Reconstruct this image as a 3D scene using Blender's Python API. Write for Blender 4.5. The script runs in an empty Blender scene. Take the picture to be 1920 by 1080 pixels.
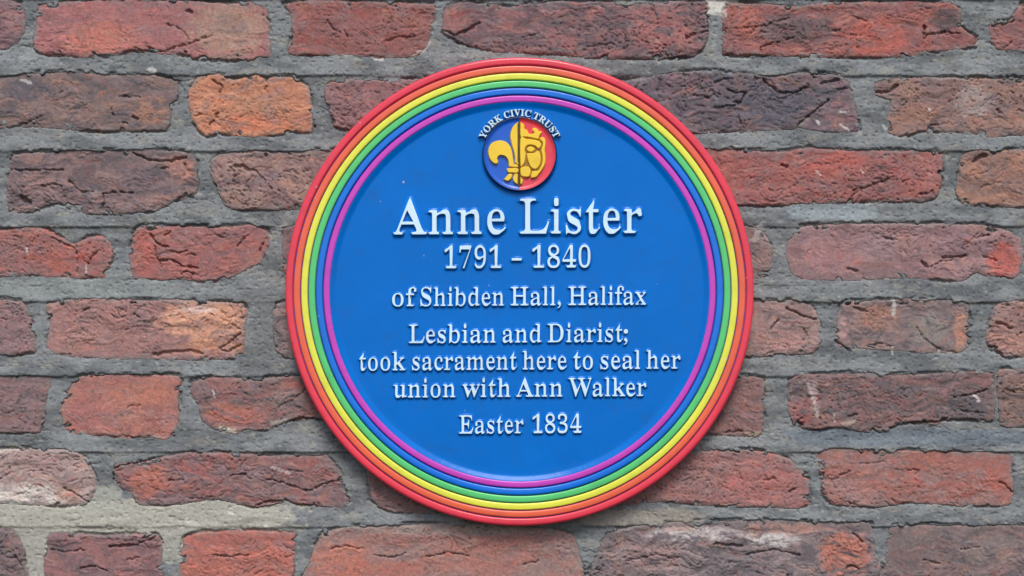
import bpy, math, json, random, time
import numpy as np
from mathutils import Vector
from mathutils.geometry import tessellate_polygon

# ------------------------------------------------------------------ camera, world, light
S = 0.0006            # metres per unit of the drawing grid used below (0.6 mm)
ZC = 2.30             # height of the middle of the view above the pavement
DIST = 1.60           # camera to wall
sc = bpy.context.scene
cam = bpy.data.cameras.new("camera")
camo = bpy.data.objects.new("camera", cam)
sc.collection.objects.link(camo)
DROP = 0.14           # the camera is held a little lower than the middle of the picture
camo.location = (0.0, -DIST, ZC - DROP)
camo.rotation_euler = (math.radians(90), 0, 0)
cam.sensor_width = 36.0
cam.lens = 36.0 * DIST / (1920 * S)
cam.shift_y = DROP / (1920 * S)
cam.clip_start = 0.05
cam.clip_end = 200.0
sc.camera = camo

SUN_EL, SUN_AZ = math.radians(52), math.radians(176)
w = bpy.data.worlds.new("World"); sc.world = w; w.use_nodes = True
nt = w.node_tree
bg = nt.nodes["Background"]
sky = nt.nodes.new("ShaderNodeTexSky")
sky.sky_type = 'NISHITA'; sky.sun_disc = False
sky.sun_elevation = SUN_EL; sky.sun_rotation = SUN_AZ
sky.air_density = 1.0; sky.dust_density = 2.0; sky.ozone_density = 1.0
nt.links.new(sky.outputs[0], bg.inputs[0])
bg.inputs[1].default_value = 0.085
sun = bpy.data.lights.new("sun", 'SUN'); sun.energy = 1.5; sun.angle = math.radians(22)
sun.color = (1.0, 0.97, 0.93)
suno = bpy.data.objects.new("sun", sun); sc.collection.objects.link(suno)
sd = Vector((math.sin(SUN_AZ) * math.cos(SUN_EL), math.cos(SUN_AZ) * math.cos(SUN_EL), math.sin(SUN_EL)))
suno.rotation_euler = sd.to_track_quat('Z', 'Y').to_euler()
suno.location = (0, -3, 5)
sc.view_settings.view_transform = 'Standard'
sc.view_settings.look = 'None'
sc.view_settings.gamma = 1.0
sc.view_settings.use_curve_mapping = False
sc.view_settings.exposure = 0.95

# ------------------------------------------------------------------ helpers
COL = sc.collection
def W(x, y, h):
    """drawing grid -> metres; h = how far it stands out of the wall"""
    return ((x - 960) * S, -h * S, ZC + (540 - y) * S)
def lin(c):
    c = np.asarray(c, dtype=np.float64) / 255.0
    return np.where(c <= 0.04045, c / 12.92, ((c + 0.055) / 1.055) ** 2.4)
def empty(name, parent=None, loc=(0, 0, 0), **kw):
    o = bpy.data.objects.new(name, None); COL.objects.link(o); o.location = loc
    o.empty_display_size = 0.05
    if parent: o.parent = parent
    for k, v in kw.items(): o[k] = v
    return o
def mesh_obj(name, verts, faces, mats, parent=None, midx=None, smooth=True, origin=(0, 0, 0), **kw):
    me = bpy.data.meshes.new(name)
    verts = np.asarray(verts, dtype=np.float32) - np.asarray(origin, dtype=np.float32)
    me.from_pydata(verts.tolist(), [], faces)
    for m in mats: me.materials.append(m)
    if midx is not None: me.polygons.foreach_set("material_index", midx)
    me.polygons.foreach_set("use_smooth", [smooth] * len(me.polygons))
    me.update()
    o = bpy.data.objects.new(name, me); COL.objects.link(o)
    o.location = origin
    if parent:
        o.parent = parent
        pl = Vector((0, 0, 0)); p = parent
        while p: pl += p.location; p = p.parent
        o.location = Vector(origin) - pl
    for k, v in kw.items(): o[k] = v
    return o

_rs = np.random.RandomState(77)
PERM = _rs.permutation(4096).astype(np.int32)
_an = _rs.uniform(0, 2 * math.pi, 4096)
GXT = np.cos(_an).astype(np.float32); GYT = np.sin(_an).astype(np.float32)
def gnoise(x, y, seed=0):
    x = np.asarray(x, np.float32); y = np.asarray(y, np.float32)
    fx = np.floor(x); fy = np.floor(y); ix = fx.astype(np.int32); iy = fy.astype(np.int32); fx = x - fx; fy = y - fy
    py = [PERM[(iy + k + seed * 131) & 4095] for k in (0, 1)]
    u = fx * fx * fx * (fx * (fx * 6 - 15) + 10); v = fy * fy * fy * (fy * (fy * 6 - 15) + 10)
    def g(dx, dy):
        a = PERM[(ix + dx + py[dy] + seed * 17) & 4095]
        return GXT[a] * (fx - dx) + GYT[a] * (fy - dy)
    a = g(0, 0); b = g(1, 0); c = g(0, 1); d = g(1, 1)
    return ((a + (b - a) * u) + ((c + (d - c) * u) - (a + (b - a) * u)) * v) * 1.5
def fbm(x, y, seed=0, octv=3, gain=0.5):
    s = 0; a = 1.0; t = 0
    for k in range(octv):
        s = s + a * gnoise(x * 2 ** k, y * 2 ** k, seed + 17 * k); t += a; a *= gain
    return s / t
def sstep(a, b, x):
    t = np.clip((x - a) / (b - a), 0, 1)
    return t * t * (3 - 2 * t)

# ------------------------------------------------------------------ materials
def new_mat(name):
    m = bpy.data.materials.new(name); m.use_nodes = True
    return m, m.node_tree, m.node_tree.nodes["Principled BSDF"]
def masonry(name, fine, bump, speck, rough=0.93, speck_scale=55.0):
    m, t, b = new_mat(name)
    N = t.nodes.new; L = t.links.new
    at = N("ShaderNodeAttribute"); at.attribute_name = "pigment"
    tc = N("ShaderNodeTexCoord"); geo = N("ShaderNodeNewGeometry")
    n1 = N("ShaderNodeTexNoise"); n1.inputs["Scale"].default_value = 260; n1.inputs["Detail"].default_value = 5
    n1.inputs["Roughness"].default_value = 0.7
    L(geo.outputs["Position"], n1.inputs["Vector"])
    mr = N("ShaderNodeMapRange"); mr.inputs[1].default_value = 0.3; mr.inputs[2].default_value = 0.7
    mr.inputs[3].default_value = 1 - fine; mr.inputs[4].default_value = 1 + fine
    L(n1.outputs["Fac"], mr.inputs[0])
    mul = N("ShaderNodeVectorMath"); mul.operation = 'SCALE'
    L(at.outputs["Color"], mul.inputs[0]); L(mr.outputs[0], mul.inputs["Scale"])
    # pale grit grains
    vo = N("ShaderNodeTexVoronoi"); vo.inputs["Scale"].default_value = speck_scale
    L(geo.outputs["Position"], vo.inputs["Vector"])
    sp = N("ShaderNodeSeparateColor"); L(vo.outputs["Color"], sp.inputs[0])
    sz = N("ShaderNodeMath"); sz.operation = 'MULTIPLY_ADD'
    L(sp.outputs[0], sz.inputs[0]); sz.inputs[1].default_value = 0.30; sz.inputs[2].default_value = 0.30 * (speck - 1)
    n3 = N("ShaderNodeTexNoise"); n3.inputs["Scale"].default_value = 900; n3.inputs["Detail"].default_value = 2
    L(geo.outputs["Position"], n3.inputs["Vector"])
    ad = N("ShaderNodeMath"); ad.operation = 'MULTIPLY_ADD'; L(n3.outputs["Fac"], ad.inputs[0]); ad.inputs[1].default_value = 0.16
    L(vo.outputs["Distance"], ad.inputs[2])
    lt = N("ShaderNodeMath"); lt.operation = 'SUBTRACT'; L(sz.outputs[0], lt.inputs[0]); L(ad.outputs[0], lt.inputs[1])
    mr2 = N("ShaderNodeMapRange"); mr2.inputs[1].default_value = -0.09; mr2.inputs[2].default_value = 0.03
    mr2.inputs[3].default_value = 0; mr2.inputs[4].default_value = 0.8
    L(lt.outputs[0], mr2.inputs[0])
    mx = N("ShaderNodeMix"); mx.data_type = 'RGBA'
    L(mr2.outputs[0], mx.inputs[0]); L(mul.outputs[0], mx.inputs[6]); mx.inputs[7].default_value = (0.62, 0.62, 0.6, 1)
    L(mx.outputs[2], b.inputs["Base Color"])
    b.inputs["Roughness"].default_value = rough
    b.inputs["Specular IOR Level"].default_value = 0.25
    n2 = N("ShaderNodeTexNoise"); n2.inputs["Scale"].default_value = 420; n2.inputs["Detail"].default_value = 6
    n2.inputs["Roughness"].default_value = 0.75
    mp = N("ShaderNodeMapping"); mp.inputs["Scale"].default_value = (0.6, 1, 1.2)
    L(geo.outputs["Position"], mp.inputs["Vector"]); L(mp.outputs[0], n2.inputs["Vector"])
    bu = N("ShaderNodeBump"); bu.inputs["Strength"].default_value = 1.0; bu.inputs["Distance"].default_value = bump
    L(n2.outputs["Fac"], bu.inputs["Height"]); L(bu.outputs[0], b.inputs["Normal"])
    return m
M_BRICK = masonry("weathered_brick", 0.20, 0.0006, 0.04)
M_MORTAR = masonry("grey_mortar", 0.16, 0.0005, 0.16)

def paint(name, rgb, rough=0.22, dirt=0.06, bump=0.00012, coat=0.0, spec=0.42):
    m, t, b = new_mat(name)
    N = t.nodes.new; L = t.links.new
    c = lin(rgb)
    geo = N("ShaderNodeNewGeometry")
    n = N("ShaderNodeTexNoise"); n.inputs["Scale"].default_value = 14; n.inputs["Detail"].default_value = 6
    n.inputs["Roughness"].default_value = 0.65
    L(geo.outputs["Position"], n.inputs["Vector"])
    mr = N("ShaderNodeMapRange"); mr.inputs[1].default_value = 0.3; mr.inputs[2].default_value = 0.7
    mr.inputs[3].default_value = 1 - dirt; mr.inputs[4].default_value = 1 + dirt
    L(n.outputs["Fac"], mr.inputs[0])
    mul = N("ShaderNodeVectorMath"); mul.operation = 'SCALE'; mul.inputs[0].default_value = tuple(c)
    L(mr.outputs[0], mul.inputs["Scale"])
    vo = N("ShaderNodeTexVoronoi"); vo.inputs["Scale"].default_value = 42; L(geo.outputs["Position"], vo.inputs["Vector"])
    sp = N("ShaderNodeSeparateColor"); L(vo.outputs["Color"], sp.inputs[0])
    sz = N("ShaderNodeMath"); sz.operation = 'MULTIPLY_ADD'; L(sp.outputs[0], sz.inputs[0]); sz.inputs[1].default_value = 0.22; sz.inputs[2].default_value = -0.155
    lt = N("ShaderNodeMath"); lt.operation = 'SUBTRACT'; L(sz.outputs[0], lt.inputs[0]); L(vo.outputs["Distance"], lt.inputs[1])
    sm = N("ShaderNodeMapRange"); sm.inputs[1].default_value = -0.02; sm.inputs[2].default_value = 0.02; sm.inputs[4].default_value = 0.55
    L(lt.outputs[0], sm.inputs[0])
    gr = N("ShaderNodeTexNoise"); gr.inputs["Scale"].default_value = 38; gr.inputs["Detail"].default_value = 7; gr.inputs["Roughness"].default_value = 0.7
    L(geo.outputs["Position"], gr.inputs["Vector"])
    gm = N("ShaderNodeMapRange"); gm.inputs[1].default_value = 0.52; gm.inputs[2].default_value = 0.75; gm.inputs[4].default_value = 0.6
    L(gr.outputs["Fac"], gm.inputs[0])
    mg = N("ShaderNodeMix"); mg.data_type = 'RGBA'; L(gm.outputs[0], mg.inputs[0]); L(mul.outputs[0], mg.inputs[6]); mg.inputs[7].default_value = tuple(float(v) * 0.7 + 0.012 for v in c) + (1,)
    mx = N("ShaderNodeMix"); mx.data_type = 'RGBA'; L(sm.outputs[0], mx.inputs[0]); L(mg.outputs[2], mx.inputs[6]); mx.inputs[7].default_value = (0.6, 0.62, 0.64, 1)
    L(mx.outputs[2], b.inputs["Base Color"])
    n2 = N("ShaderNodeTexNoise"); n2.inputs["Scale"].default_value = 60; n2.inputs["Detail"].default_value = 4
    L(geo.outputs["Position"], n2.inputs["Vector"])
    mr2 = N("ShaderNodeMapRange"); mr2.inputs[3].default_value = rough - 0.08; mr2.inputs[4].default_value = rough + 0.1
    L(n2.outputs["Fac"], mr2.inputs[0]); L(mr2.outputs[0], b.inputs["Roughness"])
    n3 = N("ShaderNodeTexNoise"); n3.inputs["Scale"].default_value = 220; n3.inputs["Detail"].default_value = 3
    L(geo.outputs["Position"], n3.inputs["Vector"])
    bu = N("ShaderNodeBump"); bu.inputs["Distance"].default_value = bump; bu.inputs["Strength"].default_value = 1
    n4 = N("ShaderNodeTexNoise"); n4.inputs["Scale"].default_value = 22; n4.inputs["Detail"].default_value = 2
    L(geo.outputs["Position"], n4.inputs["Vector"])
    b0 = N("ShaderNodeBump"); b0.inputs["Distance"].default_value = 0.0006; b0.inputs["Strength"].default_value = 1
    L(n4.outputs["Fac"], b0.inputs["Height"]); L(b0.outputs[0], bu.inputs["Normal"])
    L(n3.outputs["Fac"], bu.inputs["Height"]); L(bu.outputs[0], b.inputs["Normal"])
    b.inputs["Coat Weight"].default_value = coat
    b.inputs["Specular IOR Level"].default_value = spec
    return m
M_BLUE = paint("royal_blue_paint", (0, 104, 190), 0.22, spec=0.14)
M_WHITE = paint("white_letter_paint", (200, 226, 240), 0.42, 0.04)
M_RING = {
    "red": paint("red_paint", (218, 60, 78)), "orange": paint("orange_paint", (224, 98, 70)),
    "yellow": paint("yellow_paint", (220, 220, 76)), "green": paint("green_paint", (86, 192, 114)),
    "blue": paint("bright_blue_paint", (6, 108, 208)), "magenta": paint("magenta_paint", (190, 66, 178)),
}
M_GROOVE = paint("dark_blue_groove", (84, 78, 150), 0.5)
M_GOLD = paint("golden_yellow_paint", (236, 196, 52), 0.35)
M_EBLUE = paint("emblem_blue_paint", (20, 88, 192), 0.3)
M_ERED = paint("emblem_red_paint", (214, 62, 78), 0.35)
M_NAVY = paint("navy_rim_paint", (22, 30, 70), 0.4)
M_DARK = paint("groove_shadow_paint", (70, 52, 16), 0.5)  # shadow inside the emblem's middle groove, given as a dark colour

# ------------------------------------------------------------------ the wall: brick outlines, one per brick
# (outline, first clay colour, second clay colour, soot 0..1, roughness of the face, patches (x, y, rx, ry, colour, strength))
BR = []
def dull(c, f=0.76):
    m = sum(c) / 3.0
    return (m + f * (c[0] - m), m + f * (c[1] - m), m + f * (c[2] - m) + 1)
def B(pts, a, b, soot=0.15, rough=1.0, patches=(), label=None):
    a, b = dull(a), dull(b)
    patches = [(x, y, rx, ry, dull(c, 0.9), s_) for x, y, rx, ry, c, s_ in patches]
    BR.append(dict(p=pts, a=a, b=b, soot=soot, rough=rough, patches=patches, label=label))
SOOT = (92, 84, 88)
# top course
B([(-260,4),(0,0),(38,8),(47,30),(44,62),(30,82),(0,92),(-260,98)], (152,98,98),(122,84,88))
B([(75,13),(110,5),(147,3),(233,-2),(367,3),(430,7),(493,5),(502,33),(505,108),(440,113),(360,110),(350,103),(310,101),(253,94),(213,105),(160,106),(83,102),(65,95),(64,80),(70,50)],
  (178,96,92),(165,92,90),0.1,0.8,[(190,75,70,35,(196,108,88),.8),(430,55,75,60,(168,128,108),.9),(430,45,30,20,(135,110,100),.6)])
B([(533,8),(560,2),(640,1),(700,5),(812,8),(814,30),(808,60),(800,82),(790,96),(775,106),(720,107),(650,104),(560,103),(541,98),(549,70),(548,30)], (156,80,72),(148,84,78),0.12,0.7)
B([(832,30),(838,10),(880,4),(960,14),(1000,5),(1100,3),(1200,8),(1320,3),(1325,40),(1326,70),(1318,90),(1300,105),(1240,110),(1150,111),(1080,105),(1000,100),(930,96),(880,88),(855,75),(832,62)],
  (150,90,88),(112,80,84),0.3,1.0,[(850,35,30,25,(170,100,88),.7),(1240,60,60,35,(172,96,90),.7),(930,75,50,18,(100,84,88),.6)])
B([(1358,20),(1370,8),(1420,8),(1500,14),(1560,5),(1700,4),(1780,6),(1800,24),(1799,50),(1830,70),(1828,88),(1790,92),(1740,100),(1660,108),(1560,108),(1480,105),(1400,104),(1358,102),(1356,70)],
  (166,84,72),(150,82,78),0.15,1.2,[(1490,55,75,28,(98,82,84),.85),(1640,70,60,35,(186,86,70),.8),(1775,38,28,22,(84,72,74),.9),(1400,40,30,30,(178,92,76),.6)])
B([(1855,50),(1870,42),(1895,40),(1912,12),(1935,5),(2150,4),(2150,100),(1940,102),(1900,96),(1870,92),(1856,72)], (160,88,80),(140,84,82),0.15,1.1)
# second course
B([(-180,145),(0,147),(60,138),(130,136),(200,140),(290,142),(333,152),(331,185),(322,205),(312,243),(240,246),(160,245),(60,237),(0,240),(-180,240)],
  (134,102,92),(112,90,88),0.3,0.9,[(285,205,35,28,(162,110,88),.8),(45,168,45,22,(92,86,94),.8),(140,215,60,18,(150,112,96),.5)])
B([(365,155),(372,145),(410,140),(440,150),(480,141),(500,151),(515,144),(550,145),(575,162),(582,185),(583,215),(588,235),(583,250),(555,247),(520,253),(470,255),(410,250),(388,257),(372,245),(362,225),(355,195),(354,172)],
  (214,126,84),(198,112,74),0.05,0.8,[(490,195,50,22,(178,118,86),.7),(480,235,70,14,(216,116,78),.7)], "bright orange brick")
B([(612,160),(625,150),(690,152),(760,150),(960,150),(960,245),(640,243),(628,226),(612,195)], (156,98,94),(140,92,92),0.15,0.9)
B([(1080,160),(1200,150),(1260,138),(1330,134),(1400,140),(1440,146),(1500,138),(1560,140),(1585,150),(1595,170),(1605,215),(1610,245),(1580,250),(1500,240),(1400,246),(1340,247),(1290,250),(1080,248)],
  (92,86,96),(118,90,98),0.5,1.4,[(1580,215,35,32,(140,96,100),.8),(1440,200,70,40,(84,84,96),.7),(1520,150,35,15,(125,92,92),.6)], "dark blue-grey overburnt brick")
B([(1642,157),(1680,149),(1780,146),(1920,148),(2080,150),(2080,250),(1920,252),(1860,256),(1800,250),(1730,246),(1690,255),(1668,250),(1665,220),(1672,190),(1644,178)],
  (156,110,92),(138,100,92),0.2,0.8,[(1825,190,35,30,(160,142,136),.8),(1720,215,40,20,(168,112,86),.5)])
# third course
B([(17,310),(27,290),(90,285),(200,283),(330,282),(360,290),(370,305),(372,340),(365,365),(330,376),(290,396),(240,400),(200,402),(165,400),(145,392),(110,380),(80,389),(60,398),(17,396),(14,350)],
  (138,102,96),(112,88,90),0.3,1.6,[(340,320,26,26,(172,110,92),.8),(70,350,50,26,(150,112,106),.6),(265,340,40,30,(108,90,94),.7)])
B([(397,300),(410,290),(480,284),(540,288),(600,283),(700,285),(700,390),(560,392),(450,393),(425,385),(410,360),(398,330)], (156,114,100),(136,98,94),0.2,1.2)
B([(1240,285),(1350,280),(1450,285),(1520,278),(1600,283),(1720,283),(1765,288),(1766,320),(1762,350),(1752,372),(1720,378),(1650,377),(1560,380),(1500,380),(1460,385),(1400,385),(1240,390)],
  (170,84,74),(152,86,82),0.12,0.8,[(1560,310,60,26,(182,84,72),.7),(1640,350,60,22,(128,82,80),.6),(1740,330,20,30,(170,96,86),.6),(1390,320,40,30,(160,84,76),.5)])
B([(1800,300),(1815,285),(1860,283),(1920,281),(2100,283),(2100,385),(1920,388),(1850,385),(1805,382),(1793,365),(1798,330)], (170,110,84),(140,98,84),0.15,0.9)
# fourth course
B([(-150,430),(0,432),(50,428),(90,432),(110,445),(140,460),(165,445),(190,443),(205,455),(213,475),(205,500),(195,520),(150,520),(60,516),(0,517),(-150,518)],
  (178,88,76),(152,94,88),0.12,0.8,[(20,470,35,30,(146,100,96),.7),(120,485,40,25,(188,90,74),.6)])
B([(250,440),(265,424),(340,424),(400,425),(470,422),(500,432),(506,445),(500,470),(490,490),(470,500),(430,520),(380,528),(330,522),(290,525),(250,520),(244,490)],
  (174,90,80),(156,90,86),0.12,1.4,[(270,475,22,40,(190,92,76),.6)])
B([(532,428),(545,423),(760,425),(760,520),(550,525),(532,500)], (134,88,88),(120,84,86),0.2,0.8)
B([(1200,430),(1400,425),(1425,432),(1440,450),(1447,470),(1443,510),(1420,520),(1200,520)], (142,112,106),(128,100,98),0.25,0.9)
B([(1490,440),(1500,425),(1580,420),(1700,420),(1820,421),(1880,430),(1912,448),(1917,480),(1910,510),(1895,525),(1860,518),(1830,510),(1800,528),(1760,525),(1700,520),(1600,525),(1500,522),(1485,510),(1474,480),(1478,455)],
  (162,112,110),(144,98,98),0.15,0.8,[(1880,490,32,32,(192,88,76),.9),(1560,480,60,30,(172,116,114),.6),(1650,460,50,25,(150,120,122),.6),(1640,505,40,15,(122,88,86),.6),(1800,460,50,20,(142,104,108),.6)])
B([(1940,430),(1960,424),(2300,424),(2300,524),(1950,524),(1938,500)], (150,90,84),(130,86,84),0.2,0.9)
# fifth course
B([(-200,565),(0,562),(40,565),(55,590),(63,625),(65,660),(30,665),(0,666),(-200,665)], (150,104,102),(136,100,100),0.2,0.8)
B([(90,570),(150,562),(250,563),(350,564),(455,570),(462,590),(458,630),(455,665),(440,672),(380,675),(300,672),(200,672),(110,665),(90,650),(95,610)],
  (170,110,100),(156,104,98),0.12,1.3,[(385,600,80,40,(216,148,112),.9),(400,650,60,16,(196,128,92),.7),(150,640,50,25,(176,122,108),.6),(372,580,35,8,(205,178,170),.7)], "red brick turning orange at one end")
B([(514,575),(540,566),(800,566),(800,670),(535,672),(516,640)], (150,118,112),(132,110,106),0.3,0.6)
B([(1200,570),(1400,566),(1480,564),(1520,572),(1530,590),(1538,610),(1540,640),(1525,660),(1480,665),(1430,668),(1200,668)], (162,120,110),(144,108,102),0.2,1.1,[(1470,640,28,20,(184,124,116),.6)])
B([(1572,580),(1585,566),(1650,563),(1740,561),(1800,565),(1815,575),(1818,620),(1814,650),(1790,662),(1720,660),(1650,655),(1590,652),(1568,645),(1570,610)],
  (144,110,102),(122,100,100),0.25,0.8,[(1650,595,40,25,(164,112,90),.8),(1802,620,14,40,(184,126,100),.9),(1740,620,40,30,(132,126,116),.8),(1580,615,10,22,(190,140,135),.8)])
B([(1865,575),(1880,567),(1920,566),(2180,565),(2180,670),(1920,668),(1885,670),(1860,655),(1848,630)], (172,116,100),(150,104,96),0.15,1.3)
# sixth course
B([(-150,708),(0,706),(60,705),(95,708),(88,740),(84,770),(82,795),(75,810),(40,812),(0,810),(-150,810)], (140,98,96),(122,92,92),0.2,0.7)
B([(150,706),(230,703),(335,705),(336,740),(333,790),(325,815),(310,823),(280,818),(240,820),(180,815),(135,812),(120,795),(116,770),(125,740)],
  (186,104,86),(170,94,82),0.08,0.6,[(160,780,40,30,(168,100,94),.6),(270,740,60,20,(192,110,84),.6)])
B([(360,715),(390,708),(480,710),(560,706),(760,708),(760,800),(600,785),(540,790),(500,805),(440,812),(405,805),(380,790),(375,760),(360,740)],
  (152,92,86),(128,94,90),0.25,1.1,[(430,778,60,22,(180,98,80),.8),(540,750,40,25,(128,110,104),.6),(425,806,25,5,(190,184,165),.6)])
B([(1200,705),(1390,706),(1430,710),(1432,760),(1430,800),(1420,818),(1350,815),(1200,810)], (144,94,88),(130,90,86),0.2,0.7)
B([(1480,715),(1500,703),(1600,700),(1700,703),(1800,698),(1862,700),(1862,788),(1800,785),(1750,795),(1690,790),(1660,808),(1610,808),(1570,800),(1520,805),(1490,795),(1478,770)],
  (134,88,84),(110,86,84),0.3,1.1,[(1500,770,28,28,(160,88,82),.7),(1526,740,7,34,(168,150,146),.6),(1820,760,50,25,(86,82,84),.8)])
B([(1870,697),(1920,692),(2200,692),(2200,798),(1920,800),(1877,795)], (140,102,88),(120,92,84),0.25,1.0)
# seventh course
B([(-200,845),(0,843),(60,840),(130,845),(160,860),(175,890),(180,915),(172,930),(160,945),(110,948),(50,945),(0,942),(-200,945)],
  (172,138,128),(160,126,118),0.05,1.1,[(40,930,110,22,(204,192,180),.9),(75,870,40,20,(168,128,124),.6),(130,925,25,18,(164,118,100),.7)], "pale brick washed with lime")
B([(218,872),(250,868),(290,862),(330,855),(350,848),(420,850),(520,855),(610,855),(625,870),(640,890),(640,915),(660,935),(645,950),(600,948),(560,945),(540,938),(480,950),(430,940),(390,935),(340,945),(300,947),(260,945),(250,925),(225,910),(213,890)],
  (152,88,82),(134,96,96),0.2,1.3,[(280,900,40,30,(184,100,80),.8),(370,870,30,20,(176,88,80),.7),(500,910,50,25,(130,100,98),.7)])
B([(692,900),(700,872),(1000,860),(1000,950),(760,962),(720,955),(695,935)], (148,98,92),(136,96,92),0.15,0.7)
B([(1040,860),(1280,848),(1400,843),(1440,850),(1480,862),(1500,880),(1515,900),(1516,945),(1490,953),(1440,950),(1350,948),(1240,940),(1040,950)],
  (170,98,90),(154,98,92),0.1,0.7,[(1420,910,70,30,(178,98,90),.6),(1300,890,40,30,(146,104,98),.6)])
B([(1535,850),(1560,842),(1640,844),(1760,846),(1880,850),(1897,860),(1898,900),(1897,940),(1880,948),(1820,948),(1760,945),(1700,942),(1640,950),(1600,948),(1560,945),(1545,930),(1540,890)],
  (166,90,76),(154,104,96),0.12,0.9,[(1870,895,28,35,(176,90,76),.7),(1590,920,45,22,(158,112,106),.7),(1780,870,80,16,(164,92,78),.6)])
B([(1938,850),(1960,845),(2250,846),(2250,946),(1950,948),(1936,920)], (150,90,82),(136,92,88),0.2,1.0)
# eighth course
B([(-300,990),(0,992),(30,1000),(45,1030),(48,1060),(42,1092),(-300,1094)], (126,98,96),(112,92,92),0.3,1.2)
B([(92,1005),(140,1000),(180,1005),(240,1002),(295,1003),(305,1030),(300,1060),(296,1092),(90,1094)], (158,96,92),(128,88,90),0.2,1.6)
B([(345,1010),(380,998),(440,995),(520,997),(552,1000),(552,1040),(540,1092),(345,1094)], (196,96,76),(178,90,76),0.05,0.8)
B([(605,1000),(640,990),(750,985),(860,980),(1000,990),(1070,1000),(1082,1030),(1080,1094),(582,1094),(580,1060),(594,1020)],
  (168,108,96),(150,114,104),0.12,1.0,[(640,1055,55,40,(196,110,88),.8),(740,1010,60,20,(150,96,88),.6),(900,1040,120,40,(176,104,88),.6),(700,1070,90,24,(186,98,80),.6),(860,992,190,12,(148,136,126),.7)])
B([(1125,1030),(1140,1000),(1200,985),(1300,978),(1440,975),(1540,980),(1630,978),(1637,1020),(1635,1092),(1120,1094)],
  (136,114,112),(118,100,100),0.35,1.4,[(1585,1040,48,45,(186,104,84),.9),(1300,1000,90,14,(196,184,178),.8),(1450,1010,50,16,(200,192,186),.8),(1220,1045,60,30,(150,112,106),.6),(1480,990,80,10,(178,122,104),.7),(1380,1060,60,30,(110,100,102),.7)], "grey stained brick with lime bloom")
B([(1668,990),(1700,985),(1920,985),(2100,985),(2100,1094),(1670,1094),(1662,1050)], (118,98,94),(126,94,90),0.3,0.9,[(1860,1030,60,30,(140,122,114),.5)])
N_SHOWN = len(BR)
# bricks just outside the picture, so that the wall goes on when seen from beside
rnd = random.Random(5)
X0, X1, Y0, Y1 = -320, 2240, -150, 1230
def rowfill(y0, y1, x, xend):
    while x < xend:
        L = rnd.choice([215, 330, 345, 360])
        x2 = min(x + L, xend - 6) if xend - (x + L) > 90 else xend
        q = [(x + rnd.uniform(0, 8), y0 + rnd.uniform(-3, 3)), ((x + x2) / 2, y0 + rnd.uniform(-4, 4)), (x2 - rnd.uniform(0, 8), y0 + rnd.uniform(-3, 3)),
             (x2, (y0 + y1) / 2), (x2 - rnd.uniform(0, 8), y1 + rnd.uniform(-3, 3)), ((x + x2) / 2, y1 + rnd.uniform(-4, 4)), (x + rnd.uniform(0, 8), y1 + rnd.uniform(-3, 3)), (x, (y0 + y1) / 2)]
        a = rnd.choice([(170,92,82),(150,92,88),(138,104,96),(160,110,98),(184,100,80),(126,96,94)])
        B(q, a, tuple(int(v * 0.88) for v in a), rnd.uniform(.1, .3), rnd.uniform(.7, 1.3))
        x = x2 + 32
rowfill(-138, -30, X0 - 60, X1); rowfill(1128, 1235, X0, X1)
for y0, y1, xl, xr in ((5,100,-290,2182),(145,242,-212,2112),(284,388,-18,2132),(428,520,-182,2332),(565,666,-232,2212),(706,808,-182,2232),(846,946,-232,2282),(990,1094,-332,2132)):
    if xl - X0 > 60: rowfill(y0, y1, X0, xl)
    if X1 - xr > 60: rowfill(y0, y1, xr, X1)

def densify(pts, step=9.0):
    n = len(pts); out = []
    P = [np.array(p, float) for p in pts]
    for i in range(n):
        p0, p1, p2, p3 = P[i - 1], P[i], P[(i + 1) % n], P[(i + 2) % n]
        k = max(1, int(np.linalg.norm(p2 - p1) / step))
        for j in range(k):
            t = j / k
            cr = 0.5 * ((2 * p1) + (-p0 + p2) * t + (2 * p0 - 5 * p1 + 4 * p2 - p3) * t * t + (-p0 + 3 * p1 - 3 * p2 + p3) * t ** 3)
            ln = p1 + (p2 - p1) * t
            out.append(ln * 0.6 + cr * 0.4)
    return np.array(out)
def poly_sdf(px, py, poly):
    """positive inside"""
    best = np.full(px.shape, 1e9); ins = np.zeros(px.shape, bool)
    n = len(poly)
    for i in range(n):
        ax, ay = poly[i]; bx, by = poly[(i + 1) % n]
        ex, ey = bx - ax, by - ay
        t = np.clip(((px - ax) * ex + (py - ay) * ey) / (ex * ex + ey * ey + 1e-9), 0, 1)
        dx = px - ax - t * ex; dy = py - ay - t * ey
        best = np.minimum(best, dx * dx + dy * dy)
        if ay != by:
            c = ((ay > py) != (by > py)) & (px < (bx - ax) * (py - ay) / (by - ay) + ax)
            ins ^= c
    d = np.sqrt(best)
    return np.where(ins, d, -d)

DX = 1.75
gx = np.arange(X0, X1 + 0.1, DX); gy = np.arange(Y0, Y1 + 0.1, DX)
GX, GY = np.meshgrid(gx, gy)
NY, NX = GX.shape
D = np.full(GX.shape, -60.0); ID = np.full(GX.shape, -1, np.int32)
for i, b in enumerate(BR):
    poly = densify(b['p'])
    x0, y0 = poly.min(0) - 40; x1, y1 = poly.max(0) + 40
    ia = max(0, int((x0 - X0) / DX)); ib = min(NX, int((x1 - X0) / DX) + 1)
    ja = max(0, int((y0 - Y0) / DX)); jb = min(NY, int((y1 - Y0) / DX) + 1)
    if ia >= ib or ja >= jb: continue
    d = poly_sdf(GX[ja:jb, ia:ib], GY[ja:jb, ia:ib], poly)
    sub = D[ja:jb, ia:ib]; m = d > sub
    sub[m] = d[m]; ID[ja:jb, ia:ib][m] = i
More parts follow.
